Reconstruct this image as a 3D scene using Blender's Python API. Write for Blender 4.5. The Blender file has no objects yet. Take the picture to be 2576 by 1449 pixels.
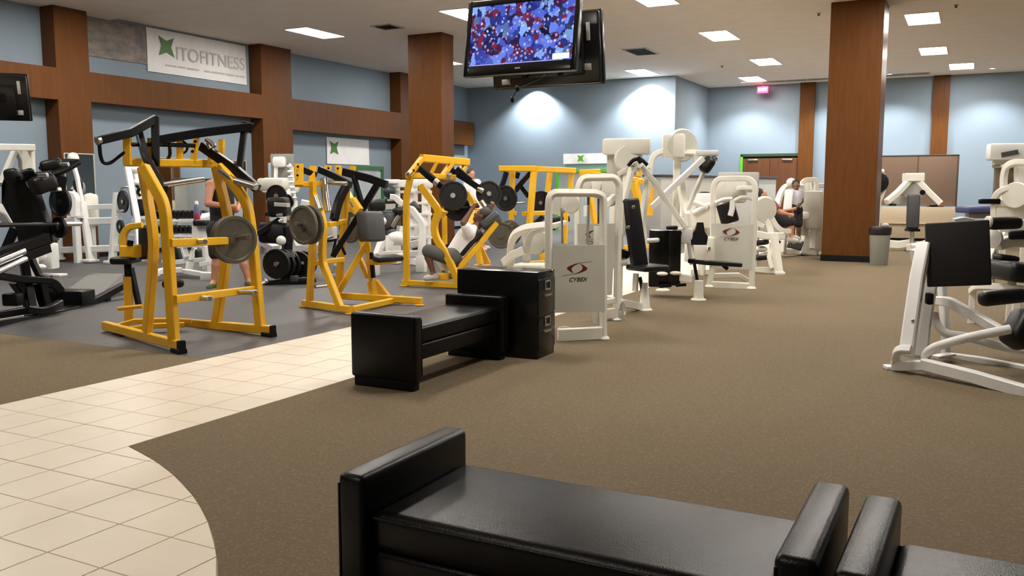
import bpy, bmesh, math, random
from mathutils import Vector, Matrix
S = bpy.context.scene
COL = S.collection
PI = math.pi
# ------------------------------------------------------------ camera, world, exposure
CX,CY,CZ=0.0,0.0,1.420; PITCH=0.112867; YAW=0.481443; FPX=2210.0
cam = bpy.data.cameras.new('camera'); co = bpy.data.objects.new('camera', cam); COL.objects.link(co)
cam.sensor_width = 36.0; cam.lens = 36.0 * FPX / 2576.0; cam.clip_end = 200; cam.clip_start = 0.05
co.location = (CX, CY, CZ); co.rotation_euler = (PI/2 - PITCH, 0, YAW)
S.camera = co
W = bpy.data.worlds.new('world'); S.world = W; W.use_nodes = True
W.node_tree.nodes['Background'].inputs[0].default_value = (0.9, 0.95, 1.0, 1)
W.node_tree.nodes['Background'].inputs[1].default_value = 0.05
S.view_settings.view_transform = 'Standard'; S.view_settings.look = 'None'
S.view_settings.gamma = 1.0; S.view_settings.use_curve_mapping = False
S.view_settings.exposure = 1.85
TROFFER = 16.0; SPOTW = 300.0

# ------------------------------------------------------------ materials
MATS = {}
def mat(name, col, rough=0.5, metal=0.0, spec=0.5, emit=0, ecol=None, alpha=None, trans=0, noise=0, nscale=20, bump=0, bscale=200, coat=0, stretch=None, col2=None):
    if name in MATS: return MATS[name]
    m = bpy.data.materials.new(name); m.use_nodes = True; MATS[name] = m
    nt = m.node_tree; b = nt.nodes['Principled BSDF']
    def L(a, c): nt.links.new(a, c)
    b.inputs['Base Color'].default_value = (*col, 1); b.inputs['Roughness'].default_value = rough
    b.inputs['Metallic'].default_value = metal; b.inputs['Specular IOR Level'].default_value = spec
    b.inputs['Coat Weight'].default_value = coat
    if emit:
        b.inputs['Emission Color'].default_value = (*(ecol or col), 1); b.inputs['Emission Strength'].default_value = emit
    if trans: b.inputs['Transmission Weight'].default_value = trans; b.inputs['IOR'].default_value = 1.3
    tc = nt.nodes.new('ShaderNodeTexCoord'); mp = nt.nodes.new('ShaderNodeMapping'); L(tc.outputs['Object'], mp.inputs[0])
    if stretch: mp.inputs['Scale'].default_value = stretch
    if noise or col2:
        n = nt.nodes.new('ShaderNodeTexNoise'); n.inputs['Scale'].default_value = nscale; n.inputs['Detail'].default_value = 4
        L(mp.outputs[0], n.inputs['Vector'])
        r = nt.nodes.new('ShaderNodeValToRGB')
        lo = col2 or tuple(c * (1 - noise) for c in col); hi = col if col2 else tuple(min(1, c * (1 + noise)) for c in col)
        r.color_ramp.elements[0].position = .3; r.color_ramp.elements[1].position = .7
        r.color_ramp.elements[0].color = (*lo, 1); r.color_ramp.elements[1].color = (*hi, 1)
        L(n.outputs['Fac'], r.inputs[0]); L(r.outputs[0], b.inputs['Base Color'])
    if bump:
        n2 = nt.nodes.new('ShaderNodeTexNoise'); n2.inputs['Scale'].default_value = bscale; n2.inputs['Detail'].default_value = 3
        L(mp.outputs[0], n2.inputs['Vector'])
        bp = nt.nodes.new('ShaderNodeBump'); bp.inputs['Strength'].default_value = bump; bp.inputs['Distance'].default_value = 0.004
        L(n2.outputs['Fac'], bp.inputs['Height']); L(bp.outputs[0], b.inputs['Normal'])
    return m

YEL = mat('yellow_paint', (0.78, 0.43, 0.012), 0.38, noise=.05, nscale=6)
WHT = mat('cream_white_paint', (0.83, 0.81, 0.725), 0.42, noise=.03, nscale=5)
WHC = mat('cool_white_paint', (0.78, 0.78, 0.76), 0.42, noise=.03, nscale=5)
PNL = mat('cream_shroud_plastic', (0.62, 0.61, 0.535), 0.5, noise=.03, nscale=3)
BLK = mat('black_paint', (0.005, 0.005, 0.0065), 0.35, spec=.22, noise=.1, nscale=8)
VIN = mat('black_vinyl_pad', (0.006, 0.006, 0.0065), 0.42, spec=.35, bump=.15, bscale=120)
GVN = mat('charcoal_vinyl_pad', (0.045, 0.048, 0.052), 0.45, bump=.15, bscale=120)
LEA = mat('black_leather', (0.004, 0.0036, 0.0036), 0.30, spec=.2, bump=.25, bscale=260, noise=.15, nscale=8)
RUB = mat('black_rubber', (0.006, 0.006, 0.006), 0.75, spec=.2)
CHR = mat('chrome', (0.75, 0.75, 0.74), 0.15, metal=1.0)
STL = mat('brushed_steel', (0.55, 0.53, 0.48), 0.32, metal=1.0, noise=.08, nscale=30)
IRO = mat('olive_iron', (0.085, 0.075, 0.052), 0.55, noise=.15, nscale=14)
BIR = mat('black_iron', (0.007, 0.007, 0.007), 0.45, spec=.35, noise=.2, nscale=14)
CAB = mat('black_enamel', (0.005, 0.005, 0.0045), 0.22, spec=.35, noise=.1, nscale=4)
BRN = mat('brown_laminate', (0.112, 0.041, 0.0095), 0.38, spec=.15, noise=.12, nscale=2.5, stretch=(6, 6, .7))
BLU = mat('blue_wall_paint', (0.213, 0.272, 0.328), 0.75, noise=.03, nscale=1.2, bump=.06, bscale=90)
CEI = mat('ceiling_paint', (0.80, 0.72, 0.64), 0.9, noise=.03, nscale=3, bump=.1, bscale=60)
SOF = mat('soffit_paint', (0.76, 0.69, 0.60), 0.9, noise=.03, nscale=3)
TRM = mat('white_trim', (0.8, 0.8, 0.78), 0.45)
LIT = mat('troffer_diffuser', (1, 0.96, 0.92), 0.5, emit=TROFFER, ecol=(1.0, 0.94, 0.86))
GRN = mat('green_trim_paint', (0.10, 0.42, 0.03), 0.5)
LGR = mat('light_grey_paint', (0.45, 0.45, 0.42), 0.6, noise=.04, nscale=4)
DGR = mat('dark_grey_plastic', (0.05, 0.05, 0.052), 0.45)
PLS = mat('tv_black_plastic', (0.010, 0.010, 0.010), 0.2)
BAN = mat('white_banner_vinyl', (0.80, 0.80, 0.80), 0.5, noise=.04, nscale=2)
BGR = mat('banner_green_print', (0.05, 0.17, 0.02), 0.5)
BTX = mat('banner_grey_print', (0.50, 0.51, 0.50), 0.6)
LGO = mat('logo_crimson_print', (0.17, 0.012, 0.018), 0.45)
LGB = mat('logo_charcoal_print', (0.05, 0.05, 0.045), 0.5)
SKL = mat('light_skin', (0.52, 0.24, 0.14), 0.5, noise=.06, nscale=6)
SKD = mat('brown_skin', (0.17, 0.075, 0.04), 0.5, noise=.08, nscale=6)
HAI = mat('dark_hair', (0.015, 0.010, 0.008), 0.6)
WTS = mat('white_cotton', (0.80, 0.80, 0.82), 0.85, bump=.2, bscale=40)
MIR = mat('mirror_glass', (0.72, 0.74, 0.74), 0.02, metal=1.0)

# ------------------------------------------------------------ mesh builder
class MB:
    def __init__(s): s.v = []; s.f = []; s.uvok = False
    def add(s, vs, fs):
        o = len(s.v); s.v += [tuple(v) for v in vs]; s.f += [tuple(i + o for i in f) for f in fs]; return s
    def box(s, c, d, rz=0, rx=0, ry=0, bev=0.0, seg=2):
        bm = bmesh.new(); bmesh.ops.create_cube(bm, size=1)
        for v in bm.verts: v.co = Vector((v.co.x * d[0], v.co.y * d[1], v.co.z * d[2]))
        if bev: bmesh.ops.bevel(bm, geom=bm.edges[:], offset=min(bev, .49 * min(d)), segments=seg, profile=.5, affect='EDGES')
        M = Matrix.Translation(Vector(c)) @ Matrix.Rotation(rz, 4, 'Z') @ Matrix.Rotation(ry, 4, 'Y') @ Matrix.Rotation(rx, 4, 'X')
        bm.verts.index_update()
        s.add([M @ v.co for v in bm.verts], [[v.index for v in f.verts] for f in bm.faces]); bm.free(); return s
    def pad(s, p0, p1, w, t, n, bev=None, seg=3):
        """cushion between p0 and p1 (centre line), width w, thickness t along n"""
        p0 = Vector(p0); p1 = Vector(p1); z = (p1 - p0); L = z.length; z.normalize(); n = Vector(n); n = (n - z * n.dot(z)).normalized(); x = n.cross(z)
        bm = bmesh.new(); bmesh.ops.create_cube(bm, size=1)
        for v in bm.verts: v.co = Vector((v.co.x * w, v.co.y * t, v.co.z * L))
        b = bev if bev is not None else min(.03, t * .45)
        if b: bmesh.ops.bevel(bm, geom=bm.edges[:], offset=b, segments=seg, profile=.5, affect='EDGES')
        c = (p0 + p1) / 2; bm.verts.index_update()
        s.add([c + x * v.co.x + n * v.co.y + z * v.co.z for v in bm.verts], [[v.index for v in f.verts] for f in bm.faces]); bm.free(); return s
    def sweep(s, pts, sec, up=(0, 0, 1), fillet=0.0, fs=5, caps=True):
        P = [Vector(p) for p in pts]
        if fillet and len(P) > 2:
            Q = [P[0]]
            for i in range(1, len(P) - 1):
                a, b, c = P[i-1], P[i], P[i+1]
                u = a - b; w = c - b
                r = min(fillet, u.length * .48, w.length * .48)
                u = b + u.normalized() * r; w = b + w.normalized() * r
                for k in range(fs + 1):
                    t = k / fs; Q.append(u * (1-t)**2 + b * 2 * t * (1-t) + w * t * t)
            P = Q + [P[-1]]
        n = len(P); m = len(sec); up = Vector(up); vs = []
        prev = None
        for i in range(n):
            if i == 0: t = P[1] - P[0]
            elif i == n-1: t = P[-1] - P[-2]
            else: t = (P[i] - P[i-1]).normalized() + (P[i+1] - P[i]).normalized()
            t.normalize()
            if prev is None:
                x = t.cross(up)
                if x.length < .05: x = t.cross(Vector((1, 0, 0)))
                x.normalize()
            else: x = (prev - t * prev.dot(t)).normalized()
            prev = x; y = x.cross(t)
            k = 1.0
            if 0 < i < n-1:
                c = max(.5, (P[i] - P[i-1]).normalized().dot(t)); k = 1 / c
            for (a, b) in sec: vs.append(P[i] + x * a + y * (b if fillet else b * k))
        fsx = [(i*m + j, i*m + (j+1) % m, (i+1)*m + (j+1) % m, (i+1)*m + j) for i in range(n-1) for j in range(m)]
        if caps: fsx += [tuple(range(m))[::-1], tuple((n-1)*m + j for j in range(m))]
        return s.add(vs, fsx)
    def bar(s, pts, w, h=None, up=(0, 0, 1), fillet=0.0, ch=.12):
        h = h or w; a = w/2; b = h/2; c = ch * min(w, h)
        return s.sweep(pts, [(a-c, -b), (a, -b+c), (a, b-c), (a-c, b), (-a+c, b), (-a, b-c), (-a, -b+c), (-a+c, -b)], up, fillet)
    def tube(s, pts, r, fillet=0.0, n=12):
        return s.sweep(pts, [(r*math.cos(2*PI*k/n), r*math.sin(2*PI*k/n)) for k in range(n)], (0, 0, 1), fillet)
    def lathe(s, c, ax, prof, n=28):
        """prof = [(radius, offset along axis)...]"""
        c = Vector(c); ax = Vector(ax).normalized(); x = ax.cross(Vector((0, 0, 1)))
        if x.length < .05: x = Vector((1, 0, 0))
        x.normalize(); y = ax.cross(x); vs = []
        for (r, o) in prof:
            for k in range(n): vs.append(c + ax * o + (x * math.cos(2*PI*k/n) + y * math.sin(2*PI*k/n)) * r)
        m = len(prof); fs = [(i*n + k, i*n + (k+1) % n, (i+1)*n + (k+1) % n, (i+1)*n + k) for i in range(m-1) for k in range(n)]
        fs += [tuple(range(n))[::-1], tuple((m-1)*n + k for k in range(n))]
        return s.add(vs, fs)
    def cyl(s, p0, p1, r, n=16, r2=None):
        p0 = Vector(p0); p1 = Vector(p1); L = (p1-p0).length; r2 = r if r2 is None else r2; e = min(.15*min(r, r2), .2*L)
        return s.lathe(p0, p1-p0, [(r-e, 0), (r, e), (r2, L-e), (r2-e, L)], n)
    def ball(s, c, r, n=12, sc=(1, 1, 1), M=None):
        vs = []; fs = []; m = n//2
        for i in range(1, m):
            a = PI*i/m
            for k in range(n):
                q = Vector((r*sc[0]*math.sin(a)*math.cos(2*PI*k/n), r*sc[1]*math.sin(a)*math.sin(2*PI*k/n), r*sc[2]*math.cos(a)))
                if M: q = M @ q
                vs.append(Vector(c) + q)
        t = Vector((0, 0, r*sc[2])); b = -t
        if M: t = M @ t; b = M @ b
        vs += [Vector(c)+t, Vector(c)+b]; N = len(vs)
        fs = [(i*n+k, (i+1)*n+k, (i+1)*n+(k+1) % n, i*n+(k+1) % n) for i in range(m-2) for k in range(n)]
        fs += [(k, (k+1) % n, N-2) for k in range(n)] + [((m-2)*n+(k+1) % n, (m-2)*n+k, N-1) for k in range(n)]
        return s.add(vs, fs)
    def prism(s, poly, off):
        """poly: 3-D points of a planar outline; extruded by off"""
        n = len(poly); P = [Vector(p) for p in poly]; o = Vector(off)
        return s.add(P + [p + o for p in P], [tuple(range(n))[::-1], tuple(range(n, 2*n))] + [(k, (k+1) % n, n+(k+1) % n, n+k) for k in range(n)])
    def build(s, name, m, parent=None, smooth=.7, kind=None, label=None):
        me = bpy.data.meshes.new(name); me.from_pydata(s.v, [], s.f); me.validate(); me.update()
        bm = bmesh.new(); bm.from_mesh(me); bmesh.ops.recalc_face_normals(bm, faces=bm.faces); bm.to_mesh(me); bm.free()
        if smooth:
            for p in me.polygons: p.use_smooth = True
            me.set_sharp_from_angle(angle=smooth)
        o = bpy.data.objects.new(name, me); me.materials.append(m); COL.objects.link(o)
        if parent: o.parent = parent
        if kind: o['kind'] = kind
        if label: o['label'] = label
        return o
def tag(o, label, cat, group=None):
    o['label'] = label; o['category'] = cat
    if group: o['group'] = group
    return o
def thing(name, label, cat, loc=(0, 0, 0), rz=0, group=None):
    o = bpy.data.objects.new(name, None); COL.objects.link(o); o.empty_display_size = .1
    o.location = loc; o.rotation_euler = (0, 0, rz); return tag(o, label, cat, group)
def dup(root, loc, rz=None, label=None, group=None):
    r = root.copy(); COL.objects.link(r); r.location = loc
    if rz is not None: r.rotation_euler = (0, 0, rz)
    if label: r['label'] = label
    if group: r['group'] = group
    for ch in list(root.children):
        c = ch.copy(); COL.objects.link(c); c.parent = r
        for g in ch.children:
            d = g.copy(); COL.objects.link(d); d.parent = c
    return r
def struct(name, mb, m, parent=None, smooth=.7): return mb.build(name, m, parent, smooth, 'structure')
def text(name, body, size, M, m, parent, shear=0, depth=.002, sx=1.0):
    cu = bpy.data.curves.new(name, 'FONT'); cu.body = body; cu.size = size; cu.shear = shear; cu.extrude = depth; cu.align_x = 'CENTER'; cu.align_y = 'CENTER'
    t = bpy.data.objects.new(name, cu); COL.objects.link(t)
    bpy.context.view_layer.update()
    me = bpy.data.meshes.new_from_object(t.evaluated_get(bpy.context.evaluated_depsgraph_get())); bpy.data.objects.remove(t)
    for v in me.vertices: v.co = M @ Vector((v.co.x * sx, v.co.y, v.co.z))
    me.materials.clear(); me.materials.append(m); me.name = name
    o = bpy.data.objects.new(name, me); COL.objects.link(o); o.parent = parent; return o
def basis(origin, xdir, zdir):
    """matrix: local x along xdir, local z along zdir (normal)"""
    x = Vector(xdir).normalized(); z = Vector(zdir).normalized(); z = (z - x*z.dot(x)).normalized(); y = z.cross(x)
    M = Matrix((x, y, z)).transposed().to_4x4(); M.translation = Vector(origin); return M

# ------------------------------------------------------------ room shell
H = 4.95; WX = -16.1; FX = -15.7; CYW = 27.4; FYW = 31.3; RX = -8.5; EX = 9.0; NY = -9.0
def tex_floor(name, base, dark, scale_x, scale_y, kind):
    m = bpy.data.materials.new(name); m.use_nodes = True; nt = m.node_tree; b = nt.nodes['Principled BSDF']
    L = nt.links.new
    tc = nt.nodes.new('ShaderNodeTexCoord'); mp = nt.nodes.new('ShaderNodeMapping'); L(tc.outputs['Object'], mp.inputs[0])
    mp.inputs['Scale'].default_value = (scale_x, scale_y, 1)
    if kind == 'carpet':
        v = nt.nodes.new('ShaderNodeTexVoronoi'); v.inputs['Scale'].default_value = 1; L(mp.outputs[0], v.inputs['Vector'])
        n = nt.nodes.new('ShaderNodeTexNoise'); n.inputs['Scale'].default_value = .5; n.inputs['Detail'].default_value = 5; L(mp.outputs[0], n.inputs['Vector'])
        mx = nt.nodes.new('ShaderNodeMath'); mx.operation = 'ADD'; L(v.outputs['Distance'], mx.inputs[0]); L(n.outputs['Fac'], mx.inputs[1])
        r = nt.nodes.new('ShaderNodeValToRGB'); r.color_ramp.elements[0].position = .45; r.color_ramp.elements[1].position = 1.3
        r.color_ramp.elements[0].color = (*base, 1); r.color_ramp.elements[1].color = (*dark, 1)
        r.color_ramp.elements[1].position = 1.0
        L(mx.outputs[0], r.inputs[0]); L(r.outputs[0], b.inputs['Base Color'])
        bp = nt.nodes.new('ShaderNodeBump'); bp.inputs['Strength'].default_value = .5; bp.inputs['Distance'].default_value = .006; bp.invert = True
        L(mx.outputs[0], bp.inputs['Height']); L(bp.outputs[0], b.inputs['Normal'])
        b.inputs['Roughness'].default_value = .95; b.inputs['Specular IOR Level'].default_value = .1
    else:
        n = nt.nodes.new('ShaderNodeTexNoise'); n.inputs['Scale'].default_value = 1; n.inputs['Detail'].default_value = 6; L(mp.outputs[0], n.inputs['Vector'])
        r = nt.nodes.new('ShaderNodeValToRGB'); r.color_ramp.elements[0].position = .35; r.color_ramp.elements[1].position = .7
        r.color_ramp.elements[0].color = (*dark, 1); r.color_ramp.elements[1].color = (*base, 1)
        L(n.outputs['Fac'], r.inputs[0]); L(r.outputs[0], b.inputs['Base Color']); b.inputs['Roughness'].default_value = .5
    MATS[name] = m; return m
CARPET = tex_floor('brown_carpet', (0.235, 0.186, 0.124), (0.165, 0.127, 0.082), 70, 70, 'carpet')
RUBFL = tex_floor('grey_rubber_flooring', (0.085, 0.080, 0.080), (0.065, 0.061, 0.062), 40, 40, 'rubber')
GROUT = mat('tile_grout', (0.50, 0.43, 0.34), 0.8)
TILE = mat('cream_tile', (0.76, 0.675, 0.555), 0.38, noise=.035, nscale=3)
def slab(x0, x1, y0, y1, z0, z1): return MB().box(((x0+x1)/2, (y0+y1)/2, (z0+z1)/2), (x1-x0, y1-y0, z1-z0))
struct('floor', slab(WX-.3, EX+.3, NY-.3, FYW+.3, -.2, -.012), CARPET)
struct('floor_rubber', slab(WX, -5.63, 5.25, CYW, -.012, -.001), RUBFL)
struct('floor_carpet_left', slab(WX, -5.63, NY, 5.25, -.012, -.002), CARPET)
# tile aisle: grout bed plus tiles laid one by one, the near part cut by an arc
CC = Vector((-5.152, -.584)); CR = 3.95
arc = [(CC.x + CR*math.cos(a), CC.y + CR*math.sin(a)) for a in [math.radians(d) for d in range(-90, 91, 3)]]
sx1 = -4.08; ya = CC.y + math.sqrt(CR**2 - (sx1 - CC.x)**2)
bound = [(-5.63, NY), (CC.x, NY)] + [p for p in arc if p[0] > sx1 or p[1] < 0] + [(sx1, ya), (sx1, CYW-.3), (-5.63, CYW-.3)]
bed = MB().prism([(x, y, -.012) for x, y in bound], (0, 0, .0085))
# carpet right of the aisle fills up to the edge
fa = [p for p in arc if p[0] > sx1]
cpoly = [(EX, NY), (EX, FYW), (-8.5, FYW), (-8.5, CYW-.3), (sx1, CYW-.3), (sx1, ya)] + fa[::-1] + [p for p in arc if p[0] <= sx1 and p[1] < 0][::-1] + [(CC.x, NY)]
struct('floor_carpet', MB().prism([(x, y, -.012) for x, y in cpoly], (0, 0, .012)), CARPET)
tf = struct('floor_tile_aisle', bed, GROUT)
def clip(poly, inside, cut):
    out = []
    for i in range(len(poly)):
        a = poly[i-1]; b = poly[i]
        if inside(b):
            if not inside(a): out.append(cut(a, b))
            out.append(b)
        elif inside(a): out.append(cut(a, b))
    return out
def bis(a, b, f):
    fa_ = f(a)
    for _ in range(24):
        m = ((a[0]+b[0])/2, (a[1]+b[1])/2)
        if f(m) == fa_: a = m
        else: b = m
    return a
random.seed(3)
tiles = []
TX, TY, G = .31, .33, .0035
for i in range(-5, 14):
    for j in range(-22, 76):
        x0 = sx1 + TX*i; y0 = 2.42 + TY*j
        if x0 < -5.64 or y0 > CYW-.6: continue
        q = [(x0+G, y0+G), (x0+TX-G, y0+G), (x0+TX-G, y0+TY-G), (x0+G, y0+TY-G)]
        if i >= 0:
            ins = lambda p: (p[0]-CC.x)**2 + (p[1]-CC.y)**2 < (CR-.004)**2
            q = clip(q, ins, lambda a, b: bis(a, b, ins))
        if len(q) < 3: continue
        tiles.append((y0, x0, q))
def in_frame(x, y):
    d = Vector((x - CX, y - CY)); f = d.x*-math.sin(YAW) + d.y*math.cos(YAW); r = d.x*math.cos(YAW) + d.y*math.sin(YAW)
    return f > 1.6 and abs(r/f) < .62
near = sorted([t for t in tiles if in_frame(t[1]+.15, t[0]+.15)], key=lambda t: t[0]**2 + t[1]**2)
keep = set(id(t) for t in near[:290])
rest = MB()
for t in tiles:
    dz = random.uniform(0, .0012)
    if id(t) in keep:
        MB().prism([(x, y, -.006) for x, y in t[2]], (0, 0, .0055 + dz)).build('tile', TILE, tf, 0)
    else: rest.prism([(x, y, -.006) for x, y in t[2]], (0, 0, .0055 + dz))
rest.build('distant_tiles', TILE, tf, 0, 'stuff')

struct('ceiling', slab(WX-.3, EX+.3, 12.75, FYW+.3, H, H+.2), CEI)
struct('trim_1', slab(WX-.3, EX+.3, NY-.3, 12.75, H-.06, H+.2), SOF)
struct('wall_left', slab(WX-.3, WX, NY-.3, CYW+.3, -.05, H), BLU)
struct('wall_back', slab(WX-.3, RX-.3, CYW, CYW+.3, -.05, H), BLU)
struct('wall_return', slab(RX-.3, RX, CYW, FYW+.3, -.05, H), BLU)
struct('wall_far', slab(RX, EX+.3, FYW, FYW+.3, -.05, H), BLU)
struct('wall_right', slab(EX, EX+.3, NY-.3, FYW+.3, -.05, H), BLU)
struct('wall_near', slab(WX-.3, EX+.3, NY-.3, NY, -.05, H), BLU)
struct('baseboard_left', slab(WX, WX+.015, NY, CYW, 0, .1), RUB)
struct('baseboard_back', slab(WX, RX, CYW-.015, CYW, 0, .1), RUB)
struct('baseboard_far', slab(RX, EX, FYW-.015, FYW, 0, .1), RUB)
# brown frame standing proud of the left wall: pilasters and beams
n = 2
for (y0, y1) in ((-2.9, -2.0), (5.7, 6.4), (11.2, 11.92), (16.72, 17.8), (22.69, 23.5)):
    struct('trim_%d' % n, slab(WX, FX, y0, y1, 0, H - (.06 if y1 < 12.7 else 0)), BRN); n += 1
for (y0, y1, z0, z1) in ((-2.0, 5.7, 3.12, 3.72), (6.4, 11.2, 3.12, 3.72), (11.92, 16.72, 3.14, 3.72), (17.8, 22.69, 2.93, 3.72), (23.5, 27.15, 2.92, 3.72)):
    struct('trim_%d' % n, slab(WX, FX, y0, y1, z0, z1), BRN); n += 1
for x0 in (-5.35, -1.30, 2.75, 6.8):
    struct('trim_%d' % n, slab(x0, x0+.48, FYW-.12, FYW, 0, H), BRN); n += 1
# free-standing columns
def column(name, label, x0, x1, y0, y1):
    t = thing(name, label, 'column', ((x0+x1)/2, (y0+y1)/2, 0)); w = x1-x0; d = y1-y0
    MB().box((0, 0, H/2), (w, d, H-.002), bev=.004, seg=1).build('cladding', BRN, t)
    b = MB()
    for sgn in (-1, 1): b.box((0, sgn*(d/2+.006), .06), (w+.024, .012, .12)); b.box((sgn*(w/2+.006), 0, .06), (.012, d, .12))
    b.build('plinth', RUB, t, label='black base strip')
    return t
column('column', 'brown laminate column behind the yellow incline press', -11.82, -10.9, 17.4, 17.92)
column('column', 'large brown laminate column standing beside the grey trash can', -2.6, -1.65, 18.15, 19.1)

# ------------------------------------------------------------ ceiling things
def troffer(x, y, label, z=H):
    t = thing('ceiling_light', label, 'ceiling light', (x, y, z), 0, 'recessed ceiling light panels')
    f = MB(); w, l = .62, 1.32
    for sx in (-1, 1): f.box((sx*(w/2+.012), 0, -.008), (.024, l+.048, .016)); f.box((0, sx*(l/2+.012), -.008), (w, .024, .016))
    f.build('frame', TRM, t); MB().box((0, 0, -.006), (w, l, .008)).build('diffuser', LIT, t); return t
LT = [(-13.5, 16.15, 'lit ceiling panel nearest the big white banner on the left'),
 (-13.4, 21.35, 'lit ceiling panel half hidden behind the left brown column'),
 (-9.35, 16.0, 'lit ceiling panel peeking out left of the hanging television'),
 (-5.5, 16.2, 'lit ceiling panel cut by the top edge of the photo'),
 (-5.42, 20.8, 'largest lit ceiling panel between television and right column'),
 (-5.35, 25.6, 'lit ceiling panel left of the right column, second in its line'),
 (-6.55, 29.4, 'lit ceiling panel above the exit sign'),
 (-9.16, 26.1, 'lit ceiling panel close to the corner of the spotlit wall'),
 (-1.13, 20.7, 'largest lit ceiling panel right of the brown column'),
 (-1.11, 25.6, 'lit ceiling panel right of the column, middle of three'),
 (-.5, 29.15, 'lit ceiling panel right of the column, farthest of three')]
for x, y, l in LT: troffer(x, y, l)
OFF = [(-13.6, 10.9), (-13.5, 6.8), (-9.4, 11.5), (-9.4, 4.6), (-5.4, 11.5), (-5.4, 6.8), (-1.1, 16.1), (-1.1, 11.5), (-1.1, 6.8), (2.9, 20.7), (2.9, 16.1), (-3.2, -2.0)]
OFFL = ['before the photo poster on the left wall', 'above the hack squat machine', 'above the low row machine', 'above the near tile aisle', 'above the chest press machine', 'above the filing cabinet', 'just before the large right column', 'above the right carpet, middle distance', 'above the leg press machine', 'far right, level with the roller machine', 'far right, level with the arched machine', 'behind the camera']
for (x, y), l_ in zip(OFF, OFFL): troffer(x, y, 'ceiling panel above the top of the photo, ' + l_, H - (.06 if y < 12.75 else 0))
def downlight(x, y, label, power, z=H):
    t = thing('downlight', label, 'ceiling light', (x, y, z), 0, 'small round wall washer lights')
    MB().lathe((0, 0, 0), (0, 0, -1), [(.05, .0), (.10, .0), (.10, .012), (.085, .014)]).build('trim_ring', TRM, t)
    MB().lathe((0, 0, -.004), (0, 0, -1), [(.07, 0), (.07, .011)]).build('lens', mat('downlight_lens', (1, 1, 1), .4, emit=1, ecol=(.9, .95, 1)), t)
    l = bpy.data.lights.new('washer_lamp', 'SPOT'); l.energy = power; l.spot_size = math.radians(122); l.spot_blend = .55; l.shadow_soft_size = .05; l.color = (.95, .98, 1.0)
    o = bpy.data.objects.new('lamp', l); COL.objects.link(o); o.parent = t; o.location = (0, 0, -.03); return t
downlight(-13.35, CYW-.36, 'round ceiling spot washing the back wall below the hanging television', SPOTW*1.1)
downlight(-9.35, CYW-.36, 'round ceiling spot washing the back wall beside its outer corner', SPOTW*1.25)
for x, l in ((-7.0, 'round ceiling spot above the double door'), (-4.2, 'round ceiling spot left of the right column, far wall'), (-2.5, 'round ceiling spot behind the right column'), (.3, 'round ceiling spot at the far right wall'), (3.2, 'round ceiling spot out of view at the far wall')):
    downlight(x, FYW-1.25, l, SPOTW*.55)
def vent(x, y, w, l, label):
    t = thing('ceiling_vent', label, 'vent', (x, y, H)); f = MB()
    for s in (-1, 1): f.box((s*w/2, 0, -.008), (.05, l+.05, .016)); f.box((0, s*l/2, -.008), (w, .05, .016))
    f.build('frame', LGR, t); MB().box((0, 0, -.003), (w, l, .004)).build('backing', RUB, t)
    k = int(w/.09)
    for i in range(k): MB().box((-w/2+(i+.5)*w/k, 0, -.008), (.03, l, .003), ry=.6).build('slat', DGR, t)
vent(-11.6, 16.3, .5, .5, 'dark square ceiling vent near the left brown column')
vent(-7.84, 22.25, .6, 1.1, 'grey ceiling vent right of the hanging televisions')
def slot(x0, x1, y, label):
    t = thing('slot_diffuser', label, 'vent', ((x0+x1)/2, y, H)); w = x1-x0
    f = MB(); f.box((0, .15, -.012), (w+.04, .03, .024)); f.box((0, -.15, -.012), (w+.04, .03, .024)); f.box((-w/2, 0, -.012), (.03, .3, .024)); f.box((w/2, 0, -.012), (.03, .3, .024)); f.build('frame', LGR, t)
    for i in range(3): MB().box((-w/2+(i+.5)*w/3, 0, -.006), (w/3-.08, .24, .01)).build('grille', DGR, t)
slot(-6.4, -4.3, 30.35, 'long dark slot diffuser left of the right column')
slot(-3.3, -1.4, 30.35, 'long dark slot diffuser right of the right column')
for x, y, l in ((-.49, 19.5, 'small ceiling sprinkler at top right'), (-2.97, 19.1, 'small ceiling sprinkler left of the right column'), (-6.64, 25.84, 'small ceiling sprinkler near the outer wall corner')):
    t = thing('sprinkler_head', l, 'sprinkler', (x, y, H), 0, 'ceiling sprinklers')
    MB().cyl((0, 0, 0), (0, 0, -.012), .05).build('escutcheon', LGR, t); MB().cyl((0, 0, -.012), (0, 0, -.05), .018).cyl((0, 0, -.05), (0, 0, -.055), .03).build('head', DGR, t)

# ------------------------------------------------------------ wall things
def banner(name, label, y0, y1, z0, z1, cat='banner'):
    t = thing(name, label, cat, (WX+.012, (y0+y1)/2, z0)); w = y1-y0; h = z1-z0; b = MB(); N = 16
    vs = []; fs = []
    for i in range(N+1):
        for j in (0, 1, 2, 3):
            y = -w/2 + w*i/N; z = h*j/3
            vs.append((.010+.006*math.sin(i*1.7+j), y, z))
    fs = [(i*4+j, (i+1)*4+j, (i+1)*4+j+1, i*4+j+1) for i in range(N) for j in range(3)]
    b.add(vs, fs); return t, b, w, h
def star(cx, cy, r, M, m, parent, name='star_emblem'):
    pts = []
    for k in range(8):
        a = PI/4 + k*PI/4; rr = r if k % 2 == 0 else r*.42
        pts.append(M @ Vector((cx + rr*math.cos(a)*1.0, cy + rr*math.sin(a), 0)))
    nrm = (M.to_3x3() @ Vector((0, 0, 1)))*.003
    return MB().prism(pts, nrm).build(name, m, parent, 0)
t, b, w, h = banner('wall_banner', 'wide white fitness banner with green star under the ceiling, left wall', 13.65, 16.6, 3.96, 4.9)
b.build('sheet', BAN, t, 0)
M = basis((.022, 0, h/2), (0, 1, 0), (1, 0, 0))
star(-.95, .12, .30, M, BGR, t)
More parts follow.
